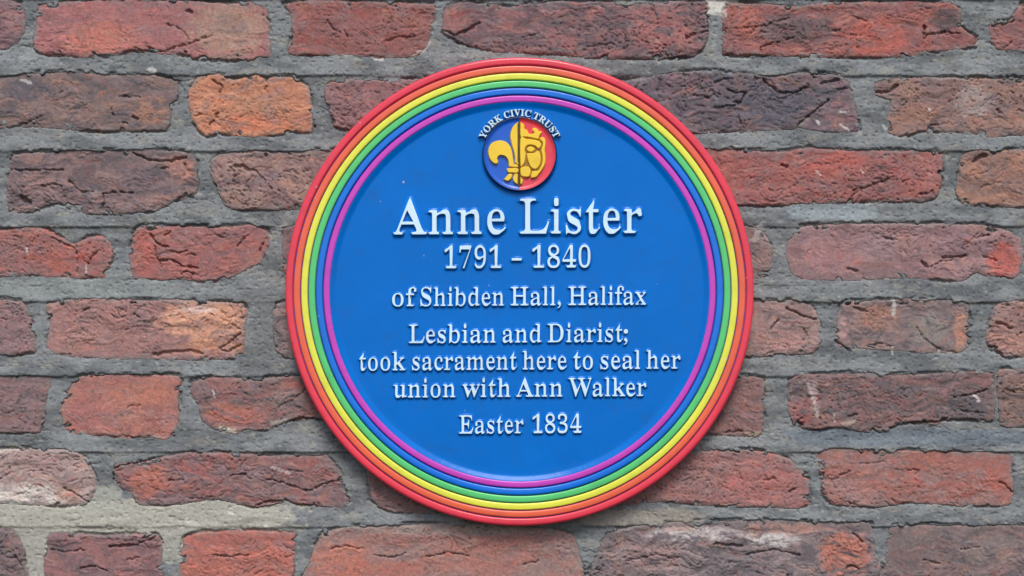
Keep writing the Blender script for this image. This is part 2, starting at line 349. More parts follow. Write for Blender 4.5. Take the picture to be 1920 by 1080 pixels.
# ragged arrises
warp = 1.9 * fbm(GX / 26, GY / 18, 3, 3, 0.6) + 2.3 * (0.22 - np.abs(fbm(GX / 13, GY / 10, 8, 3, 0.65))) + 1.2 * gnoise(GX / 4.5, GY / 4.5, 9)
warp -= 9.0 * sstep(0.34, 0.5, fbm(GX / 24, GY / 20, 13, 2))      # broken corners and chips
D = D + warp + 2.6

# brick faces
bid = np.maximum(ID, 0)
r_ = np.random.RandomState(11)
base = r_.uniform(1.4, 3.8, len(BR))[bid]; tx = r_.uniform(-0.010, 0.010, len(BR))[bid]; ty = r_.uniform(-0.030, 0.030, len(BR))[bid]
cxs = np.array([np.mean([p[0] for p in b['p']]) for b in BR])[bid]; cys = np.array([np.mean([p[1] for p in b['p']]) for b in BR])[bid]
rg = np.array([b['rough'] for b in BR])[bid]
off = (bid * 37.7)
wx = GX + off * 11 + 16 * gnoise(GX / 55, GY / 40, 21); wy = GY + 12 * gnoise(GX / 48 + 7, GY / 36, 22)
lump = fbm(wx / 70, wy / 38, 31, 3, 0.55)
ledge_f = fbm(wx / 85, wy / 34, 41, 3, 0.6) * 3.2
ledge = (np.floor(ledge_f) + sstep(0.0, 0.14, ledge_f - np.floor(ledge_f)))
calm = sstep(-0.22, 0.34, fbm(wx / 70, wy / 40, 57, 3, 0.6) + 0.22 * (rg - 1.0))
gate = sstep(0.08, 0.26, fbm(wx / 90, wy / 50, 55, 2) + 0.12 * (rg - 0.9))
rid = np.abs(fbm(wx / 46, wy / 17, 61, 3, 0.6))
crack = (1 - sstep(0.0, 0.040, rid)) * gate
rid2 = np.abs(fbm(wx / 20, wy / 26, 65, 2, 0.6))
crack2 = (1 - sstep(0.0, 0.05, rid2)) * sstep(0.18, 0.35, fbm(wx / 60, wy / 40, 67, 2))
gash = sstep(0.46, 0.54, fbm(wx / 17, wy / 6.5, 71, 2))
pit = sstep(0.46, 0.56, gnoise(wx / 6, wy / 5, 77))
fine = fbm(wx / 9, wy / 6, 81, 3, 0.65)
mic = gnoise(wx / 3.6, wy / 3.2, 83)
hb = base + tx * (GX - cxs) + ty * (GY - cys) + (1.4 + 1.4 * rg) * lump + rg * (0.8 * ledge + (0.12 + 0.62 * calm) * fine) + (0.05 + 0.28 * calm) * mic - 6.0 * crack * np.minimum(rg, 1.3) - 3.2 * crack2 - 3.5 * gash * rg - 2.6 * pit
edw = 7.0 + 7.0 * gnoise(GX / 40, GY / 30, 117)
edge = sstep(-1.0, edw, D)
hb = np.maximum(hb, 1.0) * (0.25 + 0.75 * edge ** 0.7) + 0.5
hb = np.where(D < 0.5, hb - (0.5 - D) * 3.2, hb)

# mortar
tops = [(-30,-2),(104,141),(249,283),(393,424),(523,565),(670,704),(815,846),(948,986),(1094,1128)]
strike = np.zeros_like(GX)
wob = 3.0 * fbm(GX / 90, GY / 300, 91, 3)
for ya, yb in tops:
    t = (GY + wob - ya) / (yb - ya)
    s_ = np.clip(t, 0, 1) * np.where(t > 1.0, 1 - sstep(1.0, 1.0 + 4.5 / (yb - ya), t), 1.0)
    s_ = np.where(t < -0.3, 0, s_)
    strike = np.maximum(strike, s_)
sg = 0.45 + 0.55 * sstep(-0.25, 0.2, fbm(GX / 120, GY / 60, 95, 2))
hm = 1.8 + 4.2 * strike * sg + 1.7 * fbm(GX / 70, GY / 26, 97, 2, 0.5) + 0.35 * fbm(GX / 11, GY / 7, 99, 3, 0.65) + 0.12 * gnoise(GX / 3.4, GY / 3.0, 101)
hm -= 1.8 * sstep(0.45, 0.55, gnoise(GX / 7, GY / 6, 103))
mcr = (1 - sstep(0.0, 0.04, np.abs(fbm(GX / 60, GY / 30, 105, 3, 0.6)))) * sstep(0.15, 0.3, fbm(GX / 90, GY / 60, 107, 2))
hm -= 2.5 * mcr
# is this point at the top edge of a brick? (gradient of the distance field)
gyD = np.gradient(D, axis=0) / DX
topness = sstep(0.2, 0.8, gyD)
lap = 0.9 + 1.4 * fbm(GX / 35, GY / 30, 111, 2) + 7.0 * sstep(0.18, 0.45, fbm(GX / 42, GY / 22, 112, 3, 0.6)) + 0.8 * gnoise(GX / 5, GY / 4, 114)
gro = sstep(-0.02, 0.36, fbm(GX / 75, GY / 45, 113, 3, 0.6) + 0.16 * topness)
groove = np.exp(-((D - lap + 1.2) / 1.9) ** 2) * gro
hm -= 6.5 * groove
hb -= 6.0 * np.exp(-((D - np.minimum(lap, 3)) / 2.0) ** 2) * gro
# mortar smeared thinly over the arris follows the brick face
hm = np.where(D > 3.0, np.maximum(hm, np.minimum(hb + 0.5, hm + 3.5)), hm)
hm = np.where(D > lap, hm - (D - lap) * 3.0, hm)
# cracks, gashes and lost flakes, one by one: (points, half width, depth)
CR = [([(253,92),(300,98),(353,82),(400,67)],2.2,5),([(313,45),(340,55),(352,70),(352,80)],1.8,4),([(353,20),(358,24)],5,7),([(612,38),(622,52),(640,62)],1.8,5),
([(0,236),(20,240),(60,228),(78,217)],2,5),([(222,183),(240,180),(262,182)],2,5),([(208,205),(212,215)],2.5,5),([(250,220),(258,224)],3,6),([(232,229),(238,231)],3,6),
([(398,152),(412,158),(418,166),(411,173)],2.5,6),([(392,235),(404,224),(408,212)],1.8,6),([(367,216),(376,217)],2.5,6),([(498,150),(504,160),(497,168)],2,5),
([(250,287),(270,297),(300,303),(330,300),(350,295)],2.8,8),([(20,319),(60,320),(100,318),(120,319)],1.8,7),([(80,350),(100,345),(118,350)],2,6),([(130,340),(140,350),(155,360),(175,358)],2.2,6),([(303,317),(315,314)],2.5,6),([(344,306),(350,318),(346,330)],3,5),
([(440,312),(455,310),(460,318),(478,320)],3.4,7),([(478,318),(495,335),(510,355)],1.6,5),([(438,342),(440,330),(450,327)],2.5,5),([(540,287),(562,296),(580,292)],2,5),
([(42,370),(48,376),(56,382)],6,9),([(193,362),(196,375),(193,394)],2,7),([(195,363),(215,361),(250,362)],1.8,7),([(330,378),(345,368),(362,371)],4,7),
([(283,440),(292,455),(305,462),(316,463)],2.6,8),([(292,462),(292,478),(300,492),(302,500)],1.7,6),([(305,490),(320,488),(340,497),(372,502)],2.2,8),([(350,475),(370,478)],1.8,6),([(320,470),(336,474),(350,470)],1.6,5),([(445,462),(455,450),(466,441)],1.7,6),([(340,515),(352,508),(362,512),(358,521)],1.9,6),([(486,470),(494,455),(502,444)],2.2,6),([(380,445),(400,438),(420,446)],1.6,4),([(308,440),(322,436)],1.8,5),
([(165,495),(175,480),(183,471)],1.7,6),([(100,446),(125,460),(142,466)],2.2,5),([(145,462),(146,485),(145,515)],1.8,4),([(20,470),(40,466)],1.6,4),
([(410,655),(425,645),(440,633),(452,624)],2.2,7),([(415,657),(430,659),(452,645)],1.8,6),([(290,666),(320,659),(360,658),(380,663)],4,6),([(155,585),(168,578)],1.8,5),([(250,590),(262,596)],2,5),([(235,620),(260,612),(290,616)],1.5,3),
([(118,797),(132,798)],3,6),([(225,816),(250,821),(280,819)],2.2,5),([(240,765),(262,758)],1.6,4),([(545,789),(570,783),(600,789),(645,790)],3,8),([(520,765),(545,752),(575,730)],1.6,4),
([(0,898),(15,890),(20,875)],1.8,5),([(55,883),(80,882)],1.8,4),([(120,915),(140,925),(166,941)],2.2,6),([(25,930),(50,922)],1.5,3),
([(213,908),(215,877),(250,868),(290,859)],2.4,8),([(430,893),(445,890),(462,890)],2.4,7),([(500,898),(530,905),(575,921),(610,906),(640,899)],2.1,7),([(480,946),(500,941),(535,938)],2.6,7),([(318,901),(346,900)],1.8,5),([(540,880),(570,886)],1.6,4),
([(205,1026),(250,1022),(270,1015),(292,1008)],2.8,8),([(96,1031),(125,1034),(160,1030)],2,6),([(150,1065),(180,1060),(200,1072)],2,6),([(240,1050),(262,1046)],2,5),([(400,1040),(430,1043),(466,1040)],2,6),([(28,1040),(40,1058)],3,6),
([(835,60),(855,66),(880,55),(900,42)],2.6,7),([(850,78),(870,85),(895,89)],2.4,7),([(720,80),(740,72),(778,68)],1.8,5),([(646,58),(653,72)],1.8,5),([(980,70),(1010,64)],1.8,4),([(1100,88),(1140,84)],1.8,4),
([(1425,90),(1450,82),(1487,70)],1.8,6),([(1395,52),(1430,50),(1478,34)],2.2,5),([(1733,50),(1733,72)],3.4,9),([(1738,66),(1770,61),(1800,63)],2.4,7),([(1600,30),(1625,40)],1.8,4),([(1560,60),(1575,55)],2,5),([(1288,70),(1300,66)],5,5),([(1860,50),(1885,44),(1900,40)],2.6,7),([(1880,92),(1895,80)],2.6,6),
([(1340,156),(1355,150),(1371,148)],2,6),([(1366,170),(1397,176),(1386,196),(1378,191)],2.4,8),([(1430,150),(1450,168),(1470,175),(1495,173),(1516,162)],2.6,8),([(1540,156),(1572,150)],2.6,7),([(1385,215),(1392,238)],1.8,7),([(1495,236),(1515,218),(1545,195),(1552,187)],2.2,8),([(1340,203),(1380,198)],2,6),([(1300,178),(1330,184)],2,6),([(1555,172),(1590,166)],1.8,5),
([(1644,173),(1665,173),(1682,161)],4,8),([(1690,198),(1700,190)],2,5),([(1745,237),(1760,233)],2,5),([(1868,208),(1874,210)],3,6),
([(1466,310),(1476,312)],4,7),([(1598,357),(1630,350),(1655,340),(1675,333)],2.6,6),([(1690,342),(1704,336)],2.4,6),([(1720,366),(1748,360)],2.4,6),([(1712,295),(1714,303)],1.8,4),([(1560,344),(1570,345)],2,4),
([(1828,301),(1848,292)],4.4,8),([(1810,332),(1850,322)],1.6,3),([(1840,350),(1880,342)],1.6,3),
([(1654,444),(1674,450)],2,6),([(1768,483),(1790,482),(1812,480)],3.2,8),([(1828,446),(1852,441)],2.4,6),([(1806,462),(1822,450),(1832,438)],1.8,4),([(1745,502),(1760,491),(1785,487)],1.8,6),([(1590,505),(1606,508)],4,5),([(1728,490),(1738,502)],4,7),([(1840,480),(1870,490)],1.6,4),
([(1476,577),(1495,588),(1510,595),(1528,598)],3.2,8),([(1445,616),(1455,605),(1461,598)],1.8,6),([(1500,645),(1512,630),(1508,618)],1.8,4),
([(1566,640),(1580,649),(1596,658)],2.6,7),([(1718,615),(1735,636),(1760,655),(1792,661)],1.8,4),([(1630,648),(1650,644),(1670,650)],1.8,5),([(1600,578),(1625,584)],3,5),
([(1866,606),(1885,610),(1896,616)],3,7),([(1905,628),(1918,624)],2,6),([(1856,650),(1880,668)],2.4,6),
([(1668,802),(1700,793),(1760,791),(1775,785)],3.2,9),([(1590,780),(1606,778)],2,5),([(1790,745),(1830,738),(1850,730)],2.2,7),([(1800,770),(1840,775)],2,6),([(1885,730),(1900,735)],3,5),
([(1434,900),(1452,898)],3,5),([(1480,921),(1489,917)],2.6,8),([(1352,810),(1392,808)],2,5),
([(1872,902),(1886,910),(1897,922)],2,7),([(1700,882),(1722,880),(1716,892)],2.4,4),([(1560,900),(1592,884)],2,5),([(1610,870),(1660,866)],1.5,3),([(1580,940),(1602,946)],2.2,6),
([(1588,1066),(1598,1058),(1610,1068)],2.4,8),([(1600,1000),(1618,1016)],2.4,7),([(1400,1040),(1450,1030),(1500,1042)],2.2,6),([(1180,1050),(1230,1040),(1270,1046)],2,5),([(1340,1020),(1390,1024)],3,7),
([(800,1045),(840,1036),(880,1042)],2,6),([(980,1060),(1010,1052)],2,5),([(700,1040),(730,1046),(760,1038)],1.8,5),([(880,1000),(882,1012)],1.6,5),([(620,1030),(650,1022),(680,1030)],2,5),([(1800,1030),(1840,1024)],1.8,4),([(1730,1050),(1760,1056)],1.8,4)]
CRM = np.zeros_like(GX)
QX = GX + 4.5 * fbm(GX / 13, GY / 13, 205, 3, 0.6); QY = GY + 4.5 * fbm(GX / 13, GY / 13, 207, 3, 0.6)
jit = 1.6 * fbm(GX / 9, GY / 8, 201, 2); wvar = 1 + 0.5 * gnoise(GX / 14, GY / 12, 203)
for pts, cw, dep in CR:
    xs = [q[0] for q in pts]; ys = [q[1] for q in pts]
    ja = max(0, int((min(ys) - 12 - Y0) / DX)); jb = int((max(ys) + 12 - Y0) / DX); ia = max(0, int((min(xs) - 12 - X0) / DX)); ib = int((max(xs) + 12 - X0) / DX)
    sl = (slice(ja, jb), slice(ia, ib)); best = np.full(GX[sl].shape, 1e9)
    for (ax, ay), (bx, by) in zip(pts[:-1], pts[1:]):
        ex, ey = bx - ax, by - ay
        t = np.clip(((QX[sl] - ax) * ex + (QY[sl] - ay) * ey) / (ex * ex + ey * ey + 1e-9), 0, 1)
        best = np.minimum(best, np.hypot(QX[sl] - ax - t * ex, QY[sl] - ay - t * ey))
    m = (1 - sstep(0.25, 1.0, (best + jit[sl]) / (cw * wvar[sl] * 0.95))) * dep
    CRM[sl] = np.maximum(CRM[sl], m)
hb = hb - CRM * 1.0; hm = hm - 0.8 * CRM * (D < 4)

# ---- colours (pigments)
def blend(c, m, col): return c + (np.asarray(col, float) - c) * m[..., None]
A = np.array([b['a'] for b in BR], float)[bid]; Bc = np.array([b['b'] for b in BR], float)[bid]
sootv = np.array([b['soot'] for b in BR])[bid]
mixn = sstep(-0.15, 0.15, fbm(wx / 60, wy / 30, 121, 4, 0.6))
bc = A + (Bc - A) * mixn[..., None]
for i, b in enumerate(BR):
    for (x, y, rx, ry, c, s) in b['patches']:
        ja, jb = int((y - 1.8 * ry - Y0) / DX), int((y + 1.8 * ry - Y0) / DX); ia, ib = int((x - 1.8 * rx - X0) / DX), int((x + 1.8 * rx - X0) / DX)
        ja = max(ja, 0); ia = max(ia, 0)
        sl = (slice(ja, jb), slice(ia, ib))
        q = ((GX[sl] - x) / rx) ** 2 + ((GY[sl] - y) / ry) ** 2
        q = q + 1.1 * fbm(GX[sl] / 24, GY[sl] / 15, 131 + i, 4, 0.65)
        m = (1 - sstep(0.35, 1.5, q)) * s * (ID[sl] == i)
        bc[sl] = blend(bc[sl], m, c)
stn = sstep(0.22 - 0.0, 0.42, fbm(wx / 42, wy / 20, 141, 4, 0.65) + 0.55 * sootv - 0.02)
bc = blend(bc, 0.78 * stn * np.clip(sootv * 3.5, 0.35, 1), SOOT)
pale = sstep(0.30, 0.5, fbm(wx / 36, wy / 22, 145, 4, 0.6))
bc = blend(bc, 0.34 * pale, (176, 152, 142))
film = sstep(0.02, 0.36, fbm(wx / 52 + 9, wy / 24, 144, 4, 0.6))
bc = blend(bc, 0.42 * film, (136, 112, 114))
warm = sstep(0.14, 0.40, fbm(wx / 44 + 3, wy / 24, 143, 4, 0.6))
bc = blend(bc, 0.30 * warm, (176, 116, 92))
red = sstep(0.2, 0.45, fbm(wx / 30, wy / 18, 146, 4, 0.65))
bc = bc * (1 + red[..., None] * np.array((0.08, -0.07, -0.09)))
grain = fbm(wx / 7, wy / 4.5, 147, 3, 0.7)
bc = bc * (1 + 0.13 * grain + 0.05 * gnoise(wx / 3, wy / 2.6, 149))[..., None]
dsp = sstep(0.40, 0.5, gnoise(wx / 4.5, wy / 3.6, 151)) * sstep(0.0, 0.3, fbm(wx / 50, wy / 40, 153, 2))
bc = blend(bc, 0.5 * dsp, (78, 60, 58))
# mortar smeared on the arrises
smear = sstep(0.10, 0.35, fbm(GX / 28, GY / 14, 157, 3, 0.6)) * (1 - sstep(3, 12, D))
MG = np.array((126, 129, 130.0))
mc = MG + (np.array((98, 101, 103.0)) - MG) * sstep(-0.2, 0.3, fbm(GX / 110, GY / 40, 161, 4, 0.6))[..., None]
mc = blend(mc, 0.5 * sstep(0.1, 0.45, fbm(GX / 50, GY / 24, 163, 4, 0.6)), (142, 138, 127))
mc = blend(mc, 0.20 * sstep(0.12, 0.42, fbm(GX / 70, GY / 16, 165, 4, 0.65)), (112, 104, 94))
mc = blend(mc, 0.6 * sstep(0.24, 0.46, fbm(GX / 18, GY / 10, 167, 3, 0.65)), (156, 155, 147))
def mpatch(x, y, rx, ry, c, s, seed):
    global mc
    q = ((GX - x) / rx) ** 4 + ((GY - y) / ry) ** 4 + 0.9 * fbm(GX / 26, GY / 16, seed, 3, 0.6)
    mc = blend(mc, (1 - sstep(0.5, 1.2, q)) * s, c)
mpatch(250, 968, 318, 36, (166, 163, 151), .95, 171); mpatch(66, 1035, 32, 80, (160, 157, 147), .9, 172)
mpatch(322, 1020, 26, 38, (162, 160, 150), .9, 173); mpatch(190, 935, 40, 26, (160, 160, 150), .8, 174)
mpatch(1560, 398, 90, 15, (142, 152, 156), .7, 175); mpatch(20, 100, 60, 14, (144, 148, 150), .6, 176)
mpatch(1350, 6, 36, 22, (206, 200, 190), .8, 177); mpatch(1200, 970, 120, 16, (152, 142, 130), .7, 178)
mpatch(160, 542, 180, 20, (140, 146, 144), .6, 179)
mpatch(500, 620, 26, 70, (112, 114, 114), .7, 180); mpatch(1700, 820, 240, 16, (104, 114, 124), .6, 181)
mc = mc * (1 + 0.12 * fbm(GX / 8, GY / 5, 183, 3, 0.75) + 0.08 * gnoise(GX / 3, GY / 3, 185))[..., None]
bc = blend(bc, 0.7 * smear, (128, 124, 118))
rim_ = (1 - sstep(1.0, 13.0, D + 5 * fbm(GX / 12, GY / 9, 159, 3, 0.6))) * sstep(-0.35, 0.25, fbm(GX / 40, GY / 22, 158, 3, 0.6))
bc = blend(bc, 0.55 * rim_, (126, 116, 112))
# lime runs, splashes and bird marks
for pts, cw, c in (([(1514,720),(1522,742),(1530,762),(1531,782)],3.5,(186,176,170)),([(1563,778),(1564,790)],2,(200,190,185)),([(1826,740),(1834,752)],3,(225,222,216)),([(401,733),(402,743)],1.8,(225,220,215)),
    ([(415,800),(430,806),(440,809)],5,(186,180,160)),([(510,793),(535,788)],4,(170,165,150)),([(280,130),(292,134)],4,(225,222,216)),([(40,150),(58,155)],3,(220,218,212)),([(52,466),(53,476)],1.8,(225,220,215)),([(162,500),(163,510)],1.8,(225,220,215)),
    ([(1672,560),(1676,572),(1674,590)],4,(196,194,188)),([(1672,650),(1674,664)],2,(200,198,190)),([(770,106),(795,95),(806,80)],3,(196,176,168)),([(700,108),(716,112)],4,(215,205,195)),([(1330,4),(1352,12),(1356,30)],7,(208,202,192)),
    ([(1568,138),(1580,142)],3,(215,205,190)),([(1532,228),(1536,232)],3,(225,222,220)),([(1574,210),(1590,212)],2,(225,222,220)),([(1575,233),(1590,245)],2.5,(215,210,210)),([(1740,206),(1744,210)],2.5,(220,215,205)),([(1655,235),(1660,242)],3,(210,206,200)),
    ([(1580,795),(1600,790)],4,(190,170,150)),([(1530,322),(1538,328)],2,(225,210,205)),([(1612,320),(1617,323)],2,(225,210,205)),([(1625,382),(1650,378)],3,(180,176,172)),([(350,975),(372,985)],5,(205,204,196)),([(498,985),(505,990)],3,(220,218,212)),([(430,960),(436,962)],3,(220,218,212)),
    ([(1400,815),(1425,812)],5,(176,156,130)),([(510,875),(545,888)],2.5,(190,176,178)),([(0,846),(40,842)],5,(196,180,168)),([(1425,425),(1415,450)],6,(172,166,162))):
    for arr in (bc, mc):
        best = np.full(GX.shape, 1e9) if False else None
        xs = [q[0] for q in pts]; ys = [q[1] for q in pts]
        ja = max(0, int((min(ys) - 14 - Y0) / DX)); jb = int((max(ys) + 14 - Y0) / DX); ia = max(0, int((min(xs) - 14 - X0) / DX)); ib = int((max(xs) + 14 - X0) / DX)
        sl = (slice(ja, jb), slice(ia, ib)); best = np.full(GX[sl].shape, 1e9)
        for (ax, ay), (bx, by) in zip(pts[:-1], pts[1:]):
            ex, ey = bx - ax, by - ay
            t = np.clip(((GX[sl] - ax) * ex + (GY[sl] - ay) * ey) / (ex * ex + ey * ey + 1e-9), 0, 1)
            best = np.minimum(best, np.hypot(GX[sl] - ax - t * ex, GY[sl] - ay - t * ey))
        m = 1 - sstep(0.5, 1.3, (best + 4.5 * fbm(GX[sl] / 6, GY[sl] / 5, 211, 3, 0.7)) / cw)
        arr[sl] = blend(arr[sl], 0.62 * m, c)
bm = bc.mean(axis=2, keepdims=True)
bc = bm + 0.86 * (bc - bm) + 3.0
bl = lin(np.clip(bc, 3, 250)); ml = lin(np.clip(mc, 3, 250))

wall = empty("brick_wall", loc=(0, 0, ZC), label="old weathered red brick wall with grey mortar joints behind the round plaque", category="wall", kind="thing")
def grid_part(name, cellmask, H, C, mat, parent, label=None):
    jj, ii = np.nonzero(cellmask)
    q = np.stack([jj * NX + ii, (jj + 1) * NX + ii, (jj + 1) * NX + ii + 1, jj * NX + ii + 1], 1)
    u, inv = np.unique(q.ravel(), return_inverse=True)
    inv = inv.reshape(-1, 4)
    vx = (GX.ravel()[u] - 960) * S; vy = -H.ravel()[u] * S; vz = (540 - GY.ravel()[u]) * S
    ox, oz = float(vx.mean()), float(vz.mean())
    co = np.stack([vx - ox, vy, vz - oz], 1).astype(np.float32)
    me = bpy.data.meshes.new(name)
    me.vertices.add(len(u)); me.vertices.foreach_set("co", co.ravel())
    nf = len(inv)
    me.loops.add(nf * 4); me.loops.foreach_set("vertex_index", inv.ravel().astype(np.int32))
    me.polygons.add(nf); me.polygons.foreach_set("loop_start", np.arange(0, nf * 4, 4, dtype=np.int32))
    me.polygons.foreach_set("loop_total", np.full(nf, 4, np.int32))
    me.polygons.foreach_set("use_smooth", np.ones(nf, bool))
    me.update(calc_edges=True)
    ca = me.attributes.new("pigment", 'FLOAT_COLOR', 'POINT')
    rgba = np.ones((len(u), 4), np.float32); rgba[:, :3] = C.reshape(-1, 3)[u]
    ca.data.foreach_set("color", rgba.ravel())
    me.materials.append(mat)
    o = bpy.data.objects.new(name, me); COL.objects.link(o); o.parent = parent; o.location = (ox, 0, oz)
    if label: o["label"] = label
    return o
Dc = np.maximum.reduce([D[:-1, :-1], D[1:, :-1], D[:-1, 1:], D[1:, 1:]])
Dm = np.minimum.reduce([D[:-1, :-1], D[1:, :-1], D[:-1, 1:], D[1:, 1:]])
IDc = ID[:-1, :-1]
# deep behind the plaque neither mortar relief nor bricks are built finely: one sheet is enough
grid_part("mortar", Dm < 8, hm, ml, M_MORTAR, wall)
for i, b in enumerate(BR):
    m = (IDc == i) & (Dc > -2.5)
    if m.sum() < 40: continue
    grid_part("brick", m, hb, bl, M_BRICK, wall, b['label'])
# body of the wall behind the joints
x0, _, z1 = W(X0, Y0, 0); x1, _, z0 = W(X1, Y1, 0); ya, yb = 14 * S, 0.22
mesh_obj("wall_core", [(x0, ya, z0), (x1, ya, z0), (x1, ya, z1), (x0, ya, z1), (x0, yb, z0), (x1, yb, z0), (x1, yb, z1), (x0, yb, z1)],
         [(0, 1, 2, 3), (5, 4, 7, 6), (4, 0, 3, 7), (1, 5, 6, 2), (3, 2, 6, 7), (4, 5, 1, 0)], [M_GROOVE], wall, smooth=False)

# ------------------------------------------------------------------ the plaque
F0 = 30.0                                # how far its face stands out of the wall
K = (DIST - F0 * S) / DIST               # the drawing was measured on the photograph; at this depth a unit is a little smaller
CX, CY = 974.2, 547.2
DY = DROP * (F0 * S) / DIST / S          # nearer things sit lower for the low camera
TILT = math.radians(0.35)
def PW(x, y, h):
    """measured point on the plaque's face -> metres"""
    return W(960 + (x - 960) * K, 540 + (y - 540) * K + DY, F0 + h)
CW = PW(CX, CY, 0)
plaque = empty("round_plaque", loc=CW, label="round blue memorial plaque with six raised rainbow rings and white raised lettering", category="plaque")
def lathe(name, prof, mat, parent, cx=CX, cy=CY, n=360, a0=0.0, a1=2 * math.pi, mats=None, midx=None, **kw):
    full = abs(a1 - a0 - 2 * math.pi) < 1e-6
    V = []; Fc = []; MI = []
    m = n if full else n + 1
    for r, h in prof:
        for i in range(m):
            a = a0 + (a1 - a0) * i / n
            V.append(PW(cx + r * math.sin(a), cy - r * math.cos(a), h))
    for k in range(len(prof) - 1):
        for i in range(n):
            j = (i + 1) % m if full else i + 1
            Fc.append((k * m + i, (k + 1) * m + i, (k + 1) * m + j, k * m + j))
            MI.append(midx[k] if midx else 0)
    return mesh_obj(name, V, Fc, mats or [mat], parent, MI, True, PW(cx, cy, 0), **kw)
# rounded rib profile
def rib(r0, r1, top, foot, sh=2.6, n=5):
    p = [(r0, foot), (r0 + 0.15, top - sh)]
    for i in range(1, n + 1):
        a = math.pi / 2 * i / n; p.append((r0 + 0.15 + sh * (1 - math.cos(a)), top - sh + sh * math.sin(a)))
    for i in range(0, n + 1):
        a = math.pi / 2 * i / n; p.append((r1 - 0.15 - sh * (1 - math.sin(a)), top - sh + sh * math.cos(a)))
    p.append((r1, foot))
    p[2 + n - 1:2 + n - 1] = []
    return p
# face with the concave fillet that rises to the inner ring, then the dark bed under the rings
fil = []
for r, h in ((343, 0), (344.5, 0.12), (346, 0.6), (348, 1.5), (350, 2.5), (351.5, 3.25), (353, 4.0), (354, 4.4), (354.5, 4.6), (354.8, 4.7), (355, 4.75)):
    fil.append((r, h))
lathe("face_disc", [(0.01, 0), (60, 0), (120, 0), (180, 0), (240, 0), (300, 0), (335, 0)] + fil + [(355.5, 4.8), (356, 1.8), (440 / 1.0 - 6, 1.8)], M_BLUE, plaque,
      mats=[M_BLUE, M_GROOVE], midx=[0] * 19 + [1])
for nm, r0, r1 in (("magenta", 355.0, 367.2), ("blue", 368.7, 381.1), ("green", 382.6, 395.0), ("yellow", 396.5, 409.0), ("orange", 410.5, 422.9)):
    lathe("ring", rib(r0, r1, 6.2, 1.7), M_RING[nm], plaque, label=nm + " raised ring")
lathe("ring", [(424.5, 1.7), (424.7, 3.2)] + [(424.7 + 3.0 * (1 - math.cos(math.pi / 2 * i / 5)), 3.2 + 3.0 * math.sin(math.pi / 2 * i / 5)) for i in range(1, 6)]
      + [(431.5, 6.3)] + [(433.5 + 5.5 * math.sin(math.pi / 2 * i / 7), 0.8 + 5.5 * math.cos(math.pi / 2 * i / 7)) for i in range(0, 8)] + [(440.0, -8), (441.0, -22), (430, -23)],
      M_RING["red"], plaque, label="red outermost ring with the plaque's edge")
lathe("back_plate", [(441.0, -21.8), (432, -23.5), (0.01, -23.5)], M_GROOVE, plaque)

# ---- raised shapes: contours pushed outwards ring by ring
def area(c):
    return 0.5 * sum(c[i - 1][0] * c[i][1] - c[i][0] * c[i - 1][1] for i in range(len(c)))
def normals(c, s):
    n = len(c); out = []
    for i in range(n):
        p, q, r = c[i - 1], c[i], c[(i + 1) % n]
        e1 = (q[0] - p[0], q[1] - p[1]); e2 = (r[0] - q[0], r[1] - q[1])
        l1 = math.hypot(*e1) or 1; l2 = math.hypot(*e2) or 1
        n1 = (s * e1[1] / l1, -s * e1[0] / l1); n2 = (s * e2[1] / l2, -s * e2[0] / l2)
        m = (n1[0] + n2[0], n1[1] + n2[1]); ml_ = math.hypot(*m)
        if ml_ < 0.3: m = n2; ml_ = 1.0
        m = (m[0] / ml_, m[1] / ml_)
        k = min(1 / max(0.3, m[0] * n1[0] + m[1] * n1[1]), 1.6)
        out.append((m[0] * k, m[1] * k))
    return out
def raised(name, contours, steps, mats, parent, mi, org=None, holecap=2.4, **kw):
    """contours in face units (y down); steps = [(offset, height)] from the cap outwards; mi = material per band"""
    big = max(contours, key=lambda c: abs(area(c)))
    s = 1.0 if area(big) > 0 else -1.0
    V = []; Fc = []; MI = []
    inner = []
    for c in contours:
        nn = normals(c, s); hole = area(c) * s < 0
        n = len(c); st = len(V)
        for (o_, h) in steps:
            oo = min(o_, holecap) if hole else o_
            for (x, y), (a, b) in zip(c, nn): V.append(PW(x + a * oo, y + b * oo, h))
        for k in range(len(steps) - 1):
            for i in range(n):
                j = (i + 1) % n
                f = (st + k * n + i, st + k * n + j, st + (k + 1) * n + j, st + (k + 1) * n + i)
                Fc.append(f if s < 0 else f[::-1]); MI.append(mi[k])
        o0, h0 = steps[0]
        inner.append([(x + a * o0, y + b * o0) for (x, y), (a, b) in zip(c, nn)])
    nside = len(Fc)
    base_i = len(V); flat = [p for c in inner for p in c]
    V += [PW(x, y, steps[0][1]) for x, y in flat]
    cu = bpy.data.curves.new("tmp", 'CURVE'); cu.dimensions = '2D'; cu.fill_mode = 'FRONT'
    for c in inner:
        sp = cu.splines.new('POLY'); sp.points.add(len(c) - 1)
        for q, (x, y) in zip(sp.points, c): q.co = (x, -y, 0, 1)
        sp.use_cyclic_u = True
    to = bpy.data.objects.new("tmp", cu)
    tm = to.to_mesh()
    tv = [(v.co.x, -v.co.y) for v in tm.vertices]
    del V[base_i:]
    V += [PW(x, y, steps[0][1]) for x, y in tv]
    for f in tm.polygons:
        t = tuple(f.vertices)
        a, b, c_ = (tv[k] for k in t[:3])
        cr = (b[0] - a[0]) * (c_[1] - a[1]) - (b[1] - a[1]) * (c_[0] - a[0])
        Fc.append(tuple(base_i + k for k in (t if cr < 0 else t[::-1]))); MI.append(mi[0])
    to.to_mesh_clear(); bpy.data.objects.remove(to); bpy.data.curves.remove(cu)
    xs = [p[0] for p in flat]; ys = [p[1] for p in flat]
    o = mesh_obj(name, V, Fc, mats, parent, MI, True, PW(sum(xs) / len(xs), sum(ys) / len(ys), 0), **kw)
    return o
